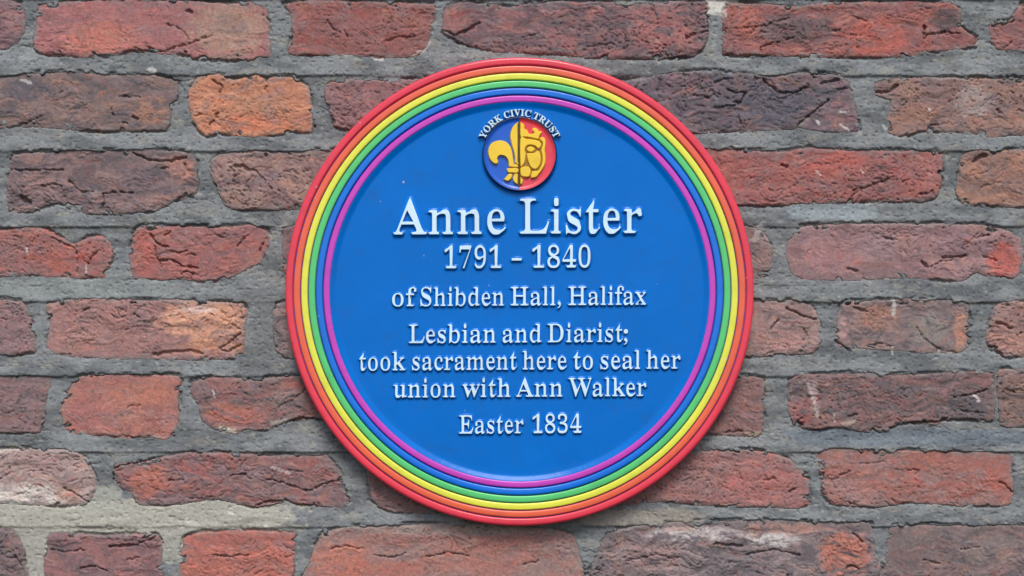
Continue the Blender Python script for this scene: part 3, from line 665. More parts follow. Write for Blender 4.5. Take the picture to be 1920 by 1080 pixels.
GL = json.loads('''{",":[180,[[[28,-87],[47,-3],[61,78],[124,78],[129,71],[104,-8],[71,-87]]]],"-":[216,[[[27,154],[27,206],[189,206],[189,154]]]],"0":[375,[[[188,-7],[159,-5],[133,1],[110,11],[91,24],[69,48],[51,76],[39,111],[30,150],[25,193],[23,241],[25,289],[30,332],[39,371],[51,405],[69,433],[91,456],[110,469],[133,479],[159,484],[189,486],[217,484],[242,479],[264,469],[283,456],[305,433],[322,405],[336,370],[345,331],[351,288],[353,240],[351,193],[345,150],[336,110],[322,76],[305,47],[283,24],[263,11],[241,1],[216,-5]],[[188,37],[205,40],[219,50],[230,67],[237,91],[246,155],[248,240],[246,326],[237,390],[230,413],[219,429],[206,439],[189,443],[172,439],[157,429],[147,413],[139,390],[132,349],[128,300],[127,240],[128,181],[132,131],[139,91],[147,67],[157,50],[171,40]]]],"1":[375,[[[65,0],[65,36],[120,36],[135,38],[146,45],[152,58],[154,79],[154,416],[108,365],[94,355],[81,348],[67,346],[52,349],[40,359],[31,375],[28,396],[74,412],[101,426],[132,447],[179,482],[254,482],[254,79],[256,61],[261,47],[267,41],[276,37],[288,36],[343,36],[343,0]]]],"3":[375,[[[163,-7],[117,-4],[81,5],[62,13],[46,23],[34,35],[26,47],[20,60],[19,74],[21,90],[26,103],[36,113],[54,123],[76,126],[78,100],[86,79],[99,62],[116,50],[135,43],[158,40],[180,42],[199,49],[216,61],[230,79],[238,105],[241,139],[238,163],[229,184],[214,202],[194,216],[168,224],[137,227],[95,227],[95,269],[140,269],[160,270],[178,275],[192,284],[204,296],[216,316],[223,340],[225,367],[223,390],[219,409],[211,424],[200,436],[186,443],[169,445],[154,444],[142,439],[133,430],[122,413],[116,391],[111,341],[86,343],[64,348],[47,356],[34,367],[27,382],[24,401],[27,418],[34,434],[45,448],[62,461],[91,475],[128,483],[173,486],[207,484],[237,479],[263,470],[286,458],[304,442],[317,423],[325,401],[328,377],[324,348],[315,323],[298,301],[277,283],[253,267],[225,256],[252,249],[279,238],[305,222],[326,201],[336,184],[342,163],[345,138],[343,112],[338,90],[329,70],[318,52],[304,37],[288,25],[261,10],[230,1],[197,-5]]]],"4":[375,[[[121,0],[121,36],[140,36],[161,38],[179,44],[188,52],[193,65],[195,84],[195,125],[9,125],[9,166],[199,480],[293,480],[293,169],[363,169],[363,125],[293,125],[293,84],[295,65],[300,52],[309,44],[327,38],[348,36],[357,36],[357,0]],[[56,169],[195,169],[195,287],[196,351],[199,416],[189,394],[174,366],[158,338],[146,319]]]],"7":[375,[[[111,0],[289,406],[113,406],[97,404],[86,398],[78,387],[74,372],[70,338],[30,338],[33,480],[353,480],[353,447],[168,0]]]],"8":[375,[[[183,-7],[148,-5],[118,1],[91,11],[69,24],[51,39],[38,57],[28,78],[22,99],[20,122],[23,150],[32,173],[47,193],[79,219],[119,242],[94,259],[74,276],[57,296],[45,316],[38,339],[36,364],[37,385],[42,404],[50,423],[62,441],[79,456],[99,469],[125,478],[156,484],[191,486],[225,484],[254,478],[278,468],[299,453],[314,435],[325,415],[332,393],[334,369],[332,344],[324,322],[310,305],[281,282],[244,260],[280,240],[309,220],[330,199],[344,177],[352,153],[355,127],[352,97],[344,71],[330,48],[310,29],[285,13],[256,2],[222,-5]],[[203,283],[224,298],[239,317],[247,340],[250,370],[248,389],[243,407],[234,423],[222,436],[206,444],[187,447],[170,445],[156,438],[145,426],[137,410],[132,392],[130,372],[132,351],[139,333],[149,318],[172,300]],[[187,32],[208,34],[226,42],[241,55],[253,72],[260,92],[262,116],[259,136],[252,154],[239,170],[208,192],[164,216],[143,199],[126,178],[118,161],[112,142],[111,120],[113,95],[120,74],[132,56],[147,42],[165,34]]]],"9":[375,[[[152,-7],[116,-4],[88,4],[67,17],[53,33],[45,51],[42,69],[44,83],[50,94],[61,102],[75,107],[87,80],[103,56],[118,45],[135,38],[156,36],[183,41],[205,57],[223,84],[237,122],[246,171],[251,230],[234,212],[212,198],[195,191],[176,186],[155,185],[128,187],[103,194],[80,205],[60,220],[44,240],[33,264],[26,292],[24,324],[26,355],[32,383],[42,409],[56,431],[74,450],[95,466],[120,477],[147,484],[177,486],[209,484],[238,476],[264,463],[287,444],[307,420],[323,390],[335,353],[343,310],[345,261],[343,207],[334,157],[326,126],[315,97],[301,72],[284,49],[264,30],[241,14],[215,3],[185,-4]],[[184,233],[206,236],[224,245],[239,260],[251,278],[248,330],[242,372],[231,403],[221,420],[209,432],[196,439],[181,441],[164,438],[149,429],[137,413],[128,391],[123,362],[121,328],[123,299],[128,275],[137,257],[149,244],[165,236]]]],";":[180,[[[88,278],[72,281],[59,289],[52,297],[48,309],[47,324],[48,339],[52,351],[59,359],[72,367],[88,369],[104,367],[118,359],[125,351],[129,339],[130,324],[129,309],[125,297],[118,289],[104,281]],[[21,-87],[34,-32],[46,26],[55,78],[118,78],[123,71],[98,-8],[65,-87]]]],"A":[437,[[[-9,0],[-9,18],[9,21],[24,30],[36,47],[49,75],[206,466],[224,465],[384,87],[411,34],[420,25],[430,20],[443,18],[443,0],[229,0],[229,18],[253,20],[270,25],[280,34],[283,46],[273,81],[253,132],[103,132],[79,71],[76,59],[75,48],[78,35],[87,26],[102,20],[124,18],[128,18],[128,0]],[[113,161],[242,161],[177,319]]]],"C":[468,[[[257,-11],[224,-9],[193,-3],[164,6],[137,20],[105,43],[78,71],[56,104],[39,142],[29,184],[26,228],[30,273],[39,314],[56,351],[79,384],[106,412],[139,435],[166,448],[195,458],[226,464],[259,465],[292,463],[328,454],[367,440],[388,435],[399,437],[408,443],[415,452],[419,465],[437,465],[437,308],[420,308],[403,347],[381,380],[356,407],[335,423],[313,434],[290,441],[265,443],[228,437],[198,419],[174,389],[157,347],[147,293],[144,226],[147,164],[159,114],[177,74],[203,46],[237,29],[278,24],[305,26],[331,33],[358,45],[383,61],[407,81],[428,106],[447,89],[423,58],[395,33],[365,14],[332,0],[296,-8]]]],"D":[496,[[[20,0],[20,17],[47,21],[63,30],[69,39],[73,54],[74,75],[74,374],[72,397],[68,415],[61,426],[50,433],[35,437],[15,439],[15,455],[222,455],[268,453],[309,446],[346,434],[378,418],[405,396],[428,371],[445,341],[458,307],[466,269],[468,228],[461,158],[441,101],[408,57],[362,25],[302,6],[228,0]],[[222,24],[247,26],[269,32],[289,42],[305,57],[319,75],[333,104],[343,139],[349,181],[351,229],[347,291],[336,342],[319,382],[294,410],[262,428],[223,433],[202,431],[190,423],[184,409],[182,385],[182,72],[184,48],[190,34],[202,27]]]],"E":[442,[[[14,0],[14,17],[35,18],[51,22],[62,30],[70,41],[74,57],[75,78],[75,369],[74,394],[69,413],[62,425],[51,433],[36,437],[16,439],[16,455],[399,455],[399,320],[383,320],[378,349],[369,373],[356,392],[340,406],[312,420],[276,428],[232,430],[200,428],[191,424],[186,417],[183,388],[183,246],[193,246],[221,248],[243,256],[259,269],[272,288],[281,313],[288,345],[304,345],[304,118],[287,118],[282,154],[273,181],[264,195],[254,206],[241,213],[216,220],[185,222],[183,67],[185,47],[192,35],[206,29],[230,28],[276,30],[313,39],[335,48],[354,60],[371,75],[386,94],[399,116],[411,143],[430,143],[402,0]]]],"H":[523,[[[15,0],[15,17],[36,20],[52,24],[62,32],[69,43],[73,59],[75,81],[75,379],[73,398],[69,413],[62,424],[51,431],[36,436],[16,439],[16,455],[242,455],[242,439],[204,432],[193,425],[187,415],[183,400],[182,379],[182,251],[342,251],[342,379],[337,415],[331,425],[320,432],[282,439],[282,455],[507,455],[507,439],[486,436],[471,431],[461,424],[454,414],[451,399],[449,379],[449,81],[451,60],[455,44],[461,33],[471,25],[487,20],[507,17],[507,0],[282,0],[282,17],[303,20],[318,24],[329,31],[336,41],[340,58],[342,81],[342,221],[182,221],[182,81],[183,59],[187,43],[194,32],[205,24],[221,20],[242,17],[242,0]]]],"I":[261,[[[13,0],[13,17],[42,23],[61,32],[69,42],[74,56],[75,75],[75,387],[74,405],[70,419],[63,427],[45,435],[13,439],[13,455],[244,455],[244,439],[214,435],[196,427],[188,419],[184,405],[183,387],[183,77],[187,44],[194,34],[206,26],[246,17],[246,0]]]],"K":[510,[[[16,0],[16,17],[37,20],[53,24],[63,32],[70,43],[74,59],[75,81],[75,379],[74,398],[70,413],[63,424],[52,432],[37,436],[17,439],[17,455],[242,455],[242,439],[205,432],[194,425],[187,415],[184,400],[183,379],[183,234],[321,373],[336,391],[345,406],[349,418],[345,427],[334,434],[316,437],[291,439],[291,455],[486,455],[486,439],[477,439],[447,434],[415,419],[381,395],[345,361],[271,285],[463,46],[487,25],[501,20],[519,17],[519,0],[281,0],[281,17],[306,18],[322,21],[331,27],[334,34],[329,47],[316,66],[199,214],[183,198],[183,81],[184,59],[188,43],[195,32],[205,24],[221,20],[242,17],[242,0]]]],"L":[426,[[[15,0],[15,17],[36,20],[52,24],[62,32],[69,43],[73,59],[75,81],[75,379],[73,399],[69,414],[62,425],[51,432],[36,436],[16,439],[16,455],[250,455],[250,439],[226,437],[208,434],[196,427],[188,416],[183,401],[182,379],[182,83],[185,47],[191,37],[200,31],[234,28],[278,31],[315,40],[335,49],[354,63],[370,80],[391,112],[409,154],[427,154],[402,0]]]],"O":[525,[[[261,-11],[228,-9],[198,-3],[169,7],[142,21],[117,38],[94,58],[75,81],[58,106],[45,134],[35,163],[29,195],[28,228],[29,260],[35,292],[45,321],[58,349],[75,374],[95,397],[117,417],[143,434],[170,448],[200,458],[232,464],[265,466],[298,464],[328,458],[357,448],[384,435],[409,418],[431,399],[451,376],[467,351],[481,323],[490,293],[496,261],[498,228],[496,195],[490,163],[481,134],[467,106],[450,81],[430,58],[408,38],[383,21],[355,7],[325,-3],[294,-9]],[[265,12],[300,18],[328,36],[351,66],[367,108],[376,162],[379,228],[377,278],[371,321],[362,358],[348,389],[330,412],[310,430],[286,440],[260,443],[225,437],[196,419],[174,389],[158,347],[148,294],[145,228],[147,178],[153,135],[163,98],[177,67],[195,43],[215,26],[238,16]]]],"R":[473,[[[15,0],[15,17],[36,20],[52,24],[62,32],[69,43],[73,59],[75,81],[75,379],[73,398],[69,413],[62,424],[51,431],[36,436],[16,439],[16,455],[217,455],[264,453],[305,448],[339,439],[367,426],[389,409],[405,388],[414,363],[417,334],[414,308],[406,285],[392,265],[372,248],[346,234],[315,224],[432,50],[452,26],[463,19],[478,17],[480,0],[338,0],[201,212],[182,212],[182,81],[183,59],[187,43],[194,32],[205,24],[221,20],[242,17],[242,0]],[[182,234],[203,234],[235,236],[261,245],[280,258],[293,278],[301,304],[304,336],[301,365],[295,389],[284,407],[268,421],[249,429],[224,431],[202,429],[190,422],[184,409],[182,385]]]],"S":[390,[[[43,-11],[43,158],[62,158],[75,113],[91,77],[111,50],[129,34],[149,24],[172,17],[197,15],[220,17],[241,24],[257,36],[269,51],[276,69],[279,89],[275,110],[265,129],[248,146],[225,160],[163,191],[127,210],[99,231],[77,253],[62,276],[53,302],[50,332],[52,358],[57,381],[67,403],[80,421],[96,437],[115,449],[136,459],[160,464],[185,466],[229,461],[282,448],[291,446],[300,445],[310,447],[317,454],[320,466],[339,466],[339,319],[322,319],[310,354],[293,385],[272,410],[248,429],[231,438],[213,443],[194,445],[173,443],[155,437],[140,426],[128,413],[122,398],[120,380],[121,364],[127,349],[137,336],[159,319],[189,303],[253,273],[290,253],[317,233],[337,211],[350,188],[357,162],[359,133],[357,106],[350,80],[339,58],[323,38],[304,21],[281,8],[254,-2],[225,-8],[192,-10],[158,-8],[126,1],[98,9],[85,12],[75,11],[69,7],[61,-11]]]],"T":[423,[[[92,0],[92,17],[114,19],[130,23],[142,31],[150,42],[154,59],[156,81],[156,433],[149,433],[124,431],[102,426],[82,416],[65,403],[51,387],[41,367],[33,344],[29,318],[11,318],[11,455],[410,455],[410,317],[394,317],[387,352],[375,382],[357,404],[333,420],[304,430],[269,433],[263,433],[263,81],[265,58],[269,41],[276,30],[288,23],[305,19],[328,17],[328,0]]]],"U":[492,[[[248,-13],[205,-10],[168,-2],[138,10],[114,29],[96,52],[83,81],[76,115],[73,155],[73,379],[72,398],[68,413],[61,424],[50,431],[35,436],[15,439],[15,455],[240,455],[240,439],[202,432],[192,425],[185,415],[181,379],[181,140],[183,104],[191,74],[203,51],[216,39],[232,29],[252,24],[275,22],[311,26],[340,37],[363,56],[379,83],[389,117],[392,159],[392,378],[391,398],[387,413],[379,423],[368,431],[351,436],[328,439],[328,455],[474,455],[474,439],[456,435],[442,429],[433,421],[425,404],[422,378],[422,181],[420,133],[412,92],[398,58],[380,32],[356,13],[325,-2],[290,-10]]]],"V":[428,[[[212,-13],[44,381],[22,420],[14,429],[1,435],[-14,439],[-14,455],[211,455],[211,439],[184,437],[166,432],[159,427],[154,419],[152,410],[161,378],[259,143],[348,377],[355,409],[353,419],[349,427],[342,432],[324,437],[299,439],[299,455],[442,455],[442,439],[423,436],[408,427],[395,411],[382,383],[230,-13]]]],"W":[611,[[[171,-11],[32,393],[24,413],[15,427],[3,435],[-15,439],[-15,455],[181,455],[181,439],[162,437],[150,432],[143,423],[140,410],[148,373],[223,153],[301,353],[286,399],[278,418],[267,429],[252,435],[229,439],[229,455],[439,455],[439,439],[419,437],[404,432],[396,423],[393,412],[399,386],[474,166],[541,369],[549,406],[546,421],[538,430],[524,436],[503,439],[503,455],[624,455],[624,439],[607,433],[594,421],[584,404],[575,379],[446,-11],[428,-11],[316,309],[190,-11]]]],"Y":[426,[[[101,0],[101,17],[122,20],[138,24],[148,32],[155,43],[159,59],[161,81],[161,179],[46,387],[29,414],[14,429],[1,435],[-13,438],[-13,455],[207,455],[207,438],[195,438],[179,436],[167,432],[158,425],[156,416],[164,392],[248,226],[333,366],[345,389],[349,408],[345,421],[336,430],[320,436],[298,438],[295,455],[439,455],[439,438],[423,434],[409,424],[383,392],[268,203],[268,81],[269,59],[273,43],[280,32],[291,24],[307,20],[328,17],[328,0]]]],"a":[344,[[[255,-10],[236,-8],[222,-3],[211,6],[204,19],[200,35],[176,16],[151,2],[124,-6],[95,-9],[74,-6],[55,0],[40,11],[29,26],[22,43],[20,63],[23,84],[31,104],[45,121],[63,136],[98,155],[143,173],[199,190],[199,241],[197,258],[193,272],[187,282],[177,290],[164,294],[148,296],[129,294],[115,290],[107,283],[104,274],[113,257],[121,243],[123,231],[121,220],[117,210],[110,202],[95,194],[77,191],[64,192],[54,196],[45,203],[36,218],[33,236],[35,252],[40,266],[49,278],[69,295],[95,308],[126,316],[162,318],[195,317],[223,312],[246,304],[263,292],[276,277],[285,259],[291,236],[293,210],[293,62],[295,40],[298,36],[304,34],[320,42],[329,28],[312,11],[294,-1],[275,-8]],[[151,34],[174,41],[187,50],[199,63],[199,169],[170,160],[147,147],[131,130],[121,109],[118,84],[120,62],[126,46],[137,37]]]],"b":[361,[[[43,-11],[43,388],[41,414],[37,428],[26,436],[8,439],[8,455],[138,455],[138,279],[156,296],[175,308],[197,316],[221,318],[244,316],[265,310],[284,299],[301,284],[315,266],[326,245],[335,221],[340,195],[342,166],[340,133],[333,103],[323,75],[308,51],[291,30],[270,13],[246,0],[220,-8],[192,-10],[170,-8],[148,-1],[126,11],[105,28],[53,-11]],[[183,14],[199,16],[213,23],[224,34],[232,49],[239,77],[244,114],[245,160],[244,197],[239,228],[231,251],[223,264],[212,273],[199,278],[184,280],[169,277],[155,270],[144,257],[138,242],[138,69],[140,49],[145,34],[154,23],[167,16]]]],"c":[293,[[[156,-10],[131,-8],[108,-1],[87,11],[67,26],[51,45],[38,68],[28,93],[21,120],[19,150],[22,181],[29,210],[40,237],[55,260],[74,280],[96,297],[120,309],[146,317],[175,319],[204,317],[230,310],[250,298],[265,283],[274,265],[277,245],[275,228],[266,215],[253,207],[236,204],[222,206],[211,212],[203,221],[198,234],[196,251],[197,261],[197,271],[196,282],[190,290],[182,295],[169,297],[152,294],[138,285],[126,269],[118,248],[114,221],[112,187],[115,142],[123,105],[137,76],[151,60],[166,48],[184,41],[204,38],[227,42],[250,53],[271,72],[285,60],[263,35],[240,15],[214,1],[186,-7]]]],"d":[370,[[[140,-10],[117,-8],[97,-1],[78,10],[61,26],[47,44],[35,66],[26,91],[21,118],[19,147],[21,180],[27,210],[36,237],[48,261],[63,281],[81,297],[101,309],[123,316],[146,318],[168,316],[189,309],[207,297],[223,280],[223,401],[220,419],[212,430],[198,437],[176,439],[176,455],[319,455],[319,75],[320,54],[325,41],[335,32],[353,28],[353,11],[315,8],[271,1],[223,-10],[223,39],[207,18],[188,2],[166,-7]],[[171,28],[187,31],[202,41],[215,56],[223,76],[223,242],[217,257],[206,270],[191,278],[174,281],[159,279],[147,273],[138,263],[130,250],[123,225],[119,193],[118,153],[119,115],[123,83],[130,58],[137,45],[146,36],[158,30]]]],"e":[301,[[[154,-10],[129,-8],[106,-1],[85,10],[66,26],[50,45],[37,69],[27,95],[21,125],[19,157],[21,187],[28,215],[38,240],[51,263],[68,282],[87,298],[109,309],[132,316],[157,318],[185,316],[209,309],[230,297],[249,280],[264,259],[274,234],[281,206],[283,173],[283,166],[117,166],[120,128],[127,97],[138,73],[154,56],[175,46],[199,42],[219,45],[237,53],[254,67],[270,86],[285,73],[264,43],[240,20],[214,3],[185,-7]],[[116,192],[201,192],[201,215],[199,252],[193,277],[186,288],[175,295],[161,297],[145,293],[132,282],[123,263],[118,237],[116,203]]]],"f":[214,[[[15,0],[15,16],[40,22],[46,27],[50,35],[52,73],[52,277],[16,277],[16,310],[52,310],[52,353],[54,378],[60,400],[71,419],[85,436],[102,448],[123,457],[147,463],[174,465],[200,463],[222,456],[240,446],[253,432],[261,417],[263,400],[260,381],[252,367],[239,358],[224,355],[208,358],[195,365],[187,376],[185,391],[187,405],[193,420],[196,426],[197,433],[196,438],[190,442],[180,443],[168,442],[159,437],[153,430],[149,413],[148,390],[148,310],[203,310],[203,277],[148,277],[148,65],[149,47],[152,34],[158,26],[173,18],[199,16],[199,0]]]],"h":[381,[[[18,0],[18,16],[35,19],[45,26],[51,37],[52,56],[52,399],[51,417],[46,429],[36,437],[19,440],[19,455],[148,455],[148,267],[168,289],[190,305],[215,315],[243,318],[270,315],[292,306],[309,292],[321,271],[328,244],[330,212],[330,56],[332,38],[337,26],[347,19],[363,16],[363,0],[202,0],[202,16],[207,16],[219,19],[228,26],[233,38],[235,56],[235,217],[234,241],[229,258],[223,265],[215,270],[203,271],[188,269],[173,262],[160,251],[148,235],[148,56],[149,38],[154,26],[164,19],[180,16],[180,0]]]],"i":[198,[[[101,362],[87,364],[75,368],[65,376],[57,387],[52,399],[50,412],[52,426],[57,438],[65,449],[75,457],[87,462],[101,463],[114,462],[126,457],[137,449],[145,438],[150,426],[151,412],[149,399],[145,387],[136,376],[126,368],[114,364]],[[18,0],[18,16],[35,19],[45,26],[51,37],[52,56],[52,252],[51,272],[47,285],[37,291],[20,293],[21,310],[148,310],[148,56],[150,38],[154,26],[164,19],[180,16],[180,0]]]],"k":[359,[[[17,0],[17,16],[35,19],[45,26],[51,38],[52,56],[52,398],[51,417],[47,429],[38,436],[20,439],[21,455],[148,455],[148,169],[227,248],[240,264],[244,278],[240,287],[228,292],[209,293],[206,310],[345,310],[345,293],[320,289],[297,278],[275,260],[222,209],[346,34],[355,24],[365,18],[376,16],[376,0],[211,0],[211,16],[217,16],[229,18],[237,23],[239,32],[232,49],[163,147],[148,134],[148,56],[149,38],[154,26],[164,19],[180,16],[180,0]]]],"l":[199,[[[18,0],[18,16],[35,19],[45,26],[51,37],[52,56],[52,398],[51,417],[47,429],[38,436],[20,439],[20,455],[148,455],[148,56],[150,38],[154,26],[164,19],[180,16],[180,0]]]],"m":[554,[[[18,0],[18,16],[35,19],[45,26],[51,37],[52,56],[52,253],[51,271],[46,284],[36,291],[19,294],[19,310],[146,310],[146,265],[166,288],[188,305],[212,315],[237,318],[262,316],[283,309],[300,298],[312,282],[320,261],[341,286],[364,304],[390,315],[418,318],[444,315],[465,306],[482,292],[494,271],[501,244],[504,212],[504,56],[505,38],[510,26],[520,19],[536,16],[536,0],[377,0],[377,16],[393,19],[403,26],[408,38],[410,56],[410,217],[408,241],[404,258],[398,265],[389,270],[377,271],[358,268],[341,256],[324,237],[324,56],[326,38],[331,26],[340,19],[356,16],[356,0],[199,0],[199,16],[215,19],[225,26],[230,38],[232,56],[232,217],[230,241],[226,258],[220,265],[211,270],[199,271],[184,269],[170,262],[158,251],[146,235],[146,56],[148,38],[152,27],[162,19],[177,16],[177,0]]]],"n":[381,[[[18,0],[18,16],[35,19],[45,26],[51,37],[52,56],[52,253],[51,271],[46,284],[36,291],[19,294],[19,310],[148,310],[148,267],[168,290],[190,306],[215,315],[243,318],[270,315],[292,306],[309,292],[321,271],[328,244],[330,212],[330,56],[332,38],[337,26],[347,19],[363,16],[363,0],[202,0],[202,16],[207,16],[219,19],[228,26],[233,38],[235,56],[235,217],[234,241],[229,258],[223,265],[215,270],[203,271],[188,269],[173,262],[160,251],[148,235],[148,56],[149,38],[154,26],[164,19],[180,16],[180,0]]]],"o":[336,[[[169,-10],[140,-8],[114,-1],[90,11],[69,27],[52,47],[38,70],[27,96],[21,124],[19,154],[21,184],[27,213],[38,239],[52,262],[69,281],[90,297],[114,309],[140,316],[168,318],[196,316],[222,309],[245,298],[266,282],[283,263],[298,240],[308,214],[315,185],[317,154],[315,123],[308,94],[298,69],[284,46],[266,26],[245,11],[222,-1],[197,-8]],[[169,11],[186,14],[199,24],[209,39],[214,56],[217,81],[220,154],[218,206],[214,245],[208,271],[198,286],[185,296],[169,299],[155,297],[144,292],[135,283],[128,271],[122,245],[118,206],[117,154],[120,82],[123,56],[128,39],[138,24],[152,14]]]],"r":[287,[[[18,0],[18,16],[35,19],[45,26],[51,37],[52,56],[52,252],[51,273],[46,285],[37,291],[20,293],[21,310],[146,310],[146,252],[165,280],[187,301],[203,311],[218,316],[233,318],[250,317],[264,312],[275,304],[283,293],[288,281],[289,266],[287,248],[278,234],[265,225],[248,222],[233,224],[222,231],[207,250],[199,257],[189,260],[179,258],[171,252],[162,241],[155,228],[151,211],[149,192],[149,56],[152,37],[159,25],[173,19],[197,16],[197,0]]]],"s":[288,[[[151,-10],[122,-6],[87,6],[73,9],[64,7],[56,1],[51,-9],[36,-9],[36,105],[53,105],[61,79],[72,57],[87,39],[103,26],[121,17],[140,15],[162,18],[179,27],[186,35],[191,46],[192,58],[190,72],[183,84],[172,95],[156,105],[107,130],[76,148],[54,169],[45,185],[39,202],[37,220],[40,247],[49,270],[65,291],[80,303],[98,312],[118,317],[141,319],[166,316],[199,308],[206,306],[213,305],[223,308],[230,319],[244,319],[244,222],[228,222],[220,244],[209,262],[196,277],[182,288],[166,294],[149,296],[130,294],[116,286],[108,274],[105,259],[107,244],[115,232],[128,222],[146,212],[191,189],[221,172],[241,151],[250,136],[255,117],[257,95],[255,72],[250,51],[241,33],[228,18],[206,2],[181,-7]]]],"t":[228,[[[124,-9],[99,-7],[80,-1],[66,10],[56,26],[50,46],[48,71],[48,279],[20,279],[20,300],[88,369],[112,398],[129,424],[144,424],[144,310],[208,310],[208,279],[144,279],[144,82],[146,64],[149,51],[157,43],[168,40],[183,44],[195,56],[206,75],[222,66],[208,39],[192,18],[172,3],[149,-6]]]],"u":[375,[[[131,-10],[109,-8],[91,-3],[77,5],[65,17],[54,38],[48,65],[46,97],[46,248],[44,268],[39,282],[33,289],[24,293],[11,294],[11,310],[142,310],[142,74],[144,58],[151,46],[162,38],[177,36],[196,39],[213,49],[228,66],[228,248],[226,269],[221,283],[209,291],[189,294],[189,310],[324,310],[324,70],[326,51],[331,39],[342,33],[360,30],[360,13],[321,10],[277,3],[228,-10],[228,40],[209,19],[186,3],[160,-7]]]],"w":[435,[[[122,-10],[17,265],[6,284],[-1,290],[-11,293],[-11,310],[138,310],[138,293],[120,289],[116,284],[114,276],[116,266],[120,253],[167,127],[211,235],[201,266],[190,288],[181,293],[168,295],[168,310],[323,310],[323,293],[308,291],[299,285],[296,276],[296,269],[298,262],[336,141],[382,256],[387,275],[385,283],[380,289],[356,295],[356,310],[445,310],[445,295],[433,292],[425,284],[412,258],[304,-10],[289,-10],[223,197],[140,-10]]]],"x":[319,[[[5,0],[5,15],[24,23],[44,37],[62,56],[123,136],[43,263],[31,279],[18,289],[4,293],[4,310],[169,310],[169,294],[153,293],[143,288],[140,280],[149,260],[183,206],[224,257],[232,268],[234,279],[232,286],[227,290],[201,294],[201,310],[311,310],[311,296],[292,289],[273,275],[254,254],[198,184],[291,36],[303,21],[310,17],[319,15],[319,0],[155,0],[155,16],[178,19],[184,24],[185,30],[182,43],[173,59],[138,114],[97,61],[88,46],[85,34],[88,23],[98,17],[114,15],[118,15],[118,0]]]]}''')
def arcpts(cx, cy, r, a0, a1, n): return [(cx + r * math.cos(math.radians(a0 + (a1 - a0) * i / n)), cy + r * math.sin(math.radians(a0 + (a1 - a0) * i / n))) for i in range(n + 1)]
# comma: a ball with a hooked tail
comma = [(96, 78), (76, 86), (52, 84), (34, 68), (28, 44), (36, 20), (56, 8), (74, 8), (70, -22), (52, -48), (24, -68), (30, -84), (66, -68), (98, -38), (116, 4), (116, 44)]
GL[','] = [180, [comma]]
GL[';'] = [190, [comma, arcpts(74, 262, 48, 0, -342, 18)]]
def prep(c, dx, dy):
    """slim the stems by dx and thicken the hairlines by dy (both in glyph units); thin places are left as they are"""
    big = max(c, key=lambda q: abs(area(q))); s = 1.0 if area(big) > 0 else -1.0
    E = [(q[i], q[(i + 1) % len(q)]) for q in c for i in range(len(q))]
    def thick(x, y, sg):
        y += 0.37; best = 400
        for (x0, y0), (x1, y1) in E:
            if (y0 > y) != (y1 > y):
                t = (x0 + (y - y0) / (y1 - y0) * (x1 - x0) - x) * sg
                if 2 < t < best: best = t
        return best
    out = []
    for q in c:
        nn = normals(q, s); qq = []
        for (x, y), (a, b) in zip(q, nn):
            sh = dx
            if abs(a) > 0.15:
                T = min(thick(x, y, -1 if a > 0 else 1), thick(x, y - 1, -1 if a > 0 else 1))
                sh = -min(-dx, max(0.0, (T - 38) * 0.30))
            qq.append((x + max(-1, min(1, a)) * sh, y + max(-1, min(1, b)) * dy))
        out.append(qq)
    return out
GP = {}
def glyph(ch, dx, dy):
    if (ch, dx, dy) not in GP:
        GP[ch, dx, dy] = prep(GL[ch][1], dx, dy) if ch not in ',;-' else GL[ch][1]
    return GP[ch, dx, dy]
def steps_for(h, fl):
    return [(-0.6, h), (-0.15, h - 0.3), (0.1, h - 1.0), (0.4, fl * 0.47), (fl * 0.35, fl * 0.33), (fl * 0.7, fl * 0.15), (fl, 0.05), (fl + 0.3, -0.3)]
LM = [0, 0, 1, 1, 1, 1, 1]
def word(txt, xa, xb, base, cap, dx, dy, parent, h, fl):
    sy = cap / 455.0
    x = 0; pen = []
    for ch in txt:
        pen.append(x); x += GL[ch][0]
        if txt[len(pen):len(pen)+1] and ch in 'Wf' : x -= 14
    c0 = glyph(txt[0], dx, dy); c1 = glyph(txt[-1], dx, dy)
    lo = min(p[0] for c in c0 for p in c); hi = pen[-1] + max(p[0] for c in c1 for p in c)
    sx = (xb - xa) / (hi - lo)
    for ch, px in zip(txt, pen):
        cs = []
        for c in glyph(ch, dx, dy):
            q = [(xa + (px + u - lo) * sx, -v * sy) for u, v in c]
            cs.append([(X, base + Y - (X - 974) * math.tan(TILT)) for X, Y in q])
        raised("letter", cs, steps_for(h, fl), [M_WHITE, M_BLUE], parent, LM, holecap=2.2)
LINES = [
    ("largest line of white raised letters", 438.6, 64.5, -19, 5, 6.0, 5.0, [("Anne", 737.5, 948.5), ("Lister", 974, 1203)]),
    ("line of raised year numbers", 502.6, 39.5, -19, 5, 5.0, 4.2, [("1791", 834, 940), ("-", 959.5, 978), ("1840", 998, 1107)]),
    (None, 573.0, 34.0, -18, 5, 4.6, 3.6, [("of", 735.5, 781), ("Shibden", 788.5, 944.5), ("Hall,", 957, 1051.5), ("Halifax", 1065, 1211)]),
    (None, 642.3, 34.0, -18, 5, 4.6, 3.6, [("Lesbian", 766.5, 929), ("and", 942.5, 1015.5), ("Diarist;", 1026, 1176.5)]),
    (None, 693.0, 34.0, -18, 5, 4.6, 3.6, [("took", 673.5, 760.5), ("sacrament", 773, 969), ("here", 979.5, 1062.5), ("to", 1074.5, 1111.5), ("seal", 1125.5, 1199.5), ("her", 1211.5, 1275.5)]),
    (None, 744.0, 34.0, -18, 5, 4.6, 3.6, [("union", 737.5, 853.5), ("with", 866.5, 956.5), ("Ann", 967.5, 1054), ("Walker", 1065.5, 1211.5)]),
    (None, 812.3, 33.5, -18, 5, 4.6, 3.6, [("Easter", 860.5, 981.5), ("1834", 998.5, 1090)]),
]
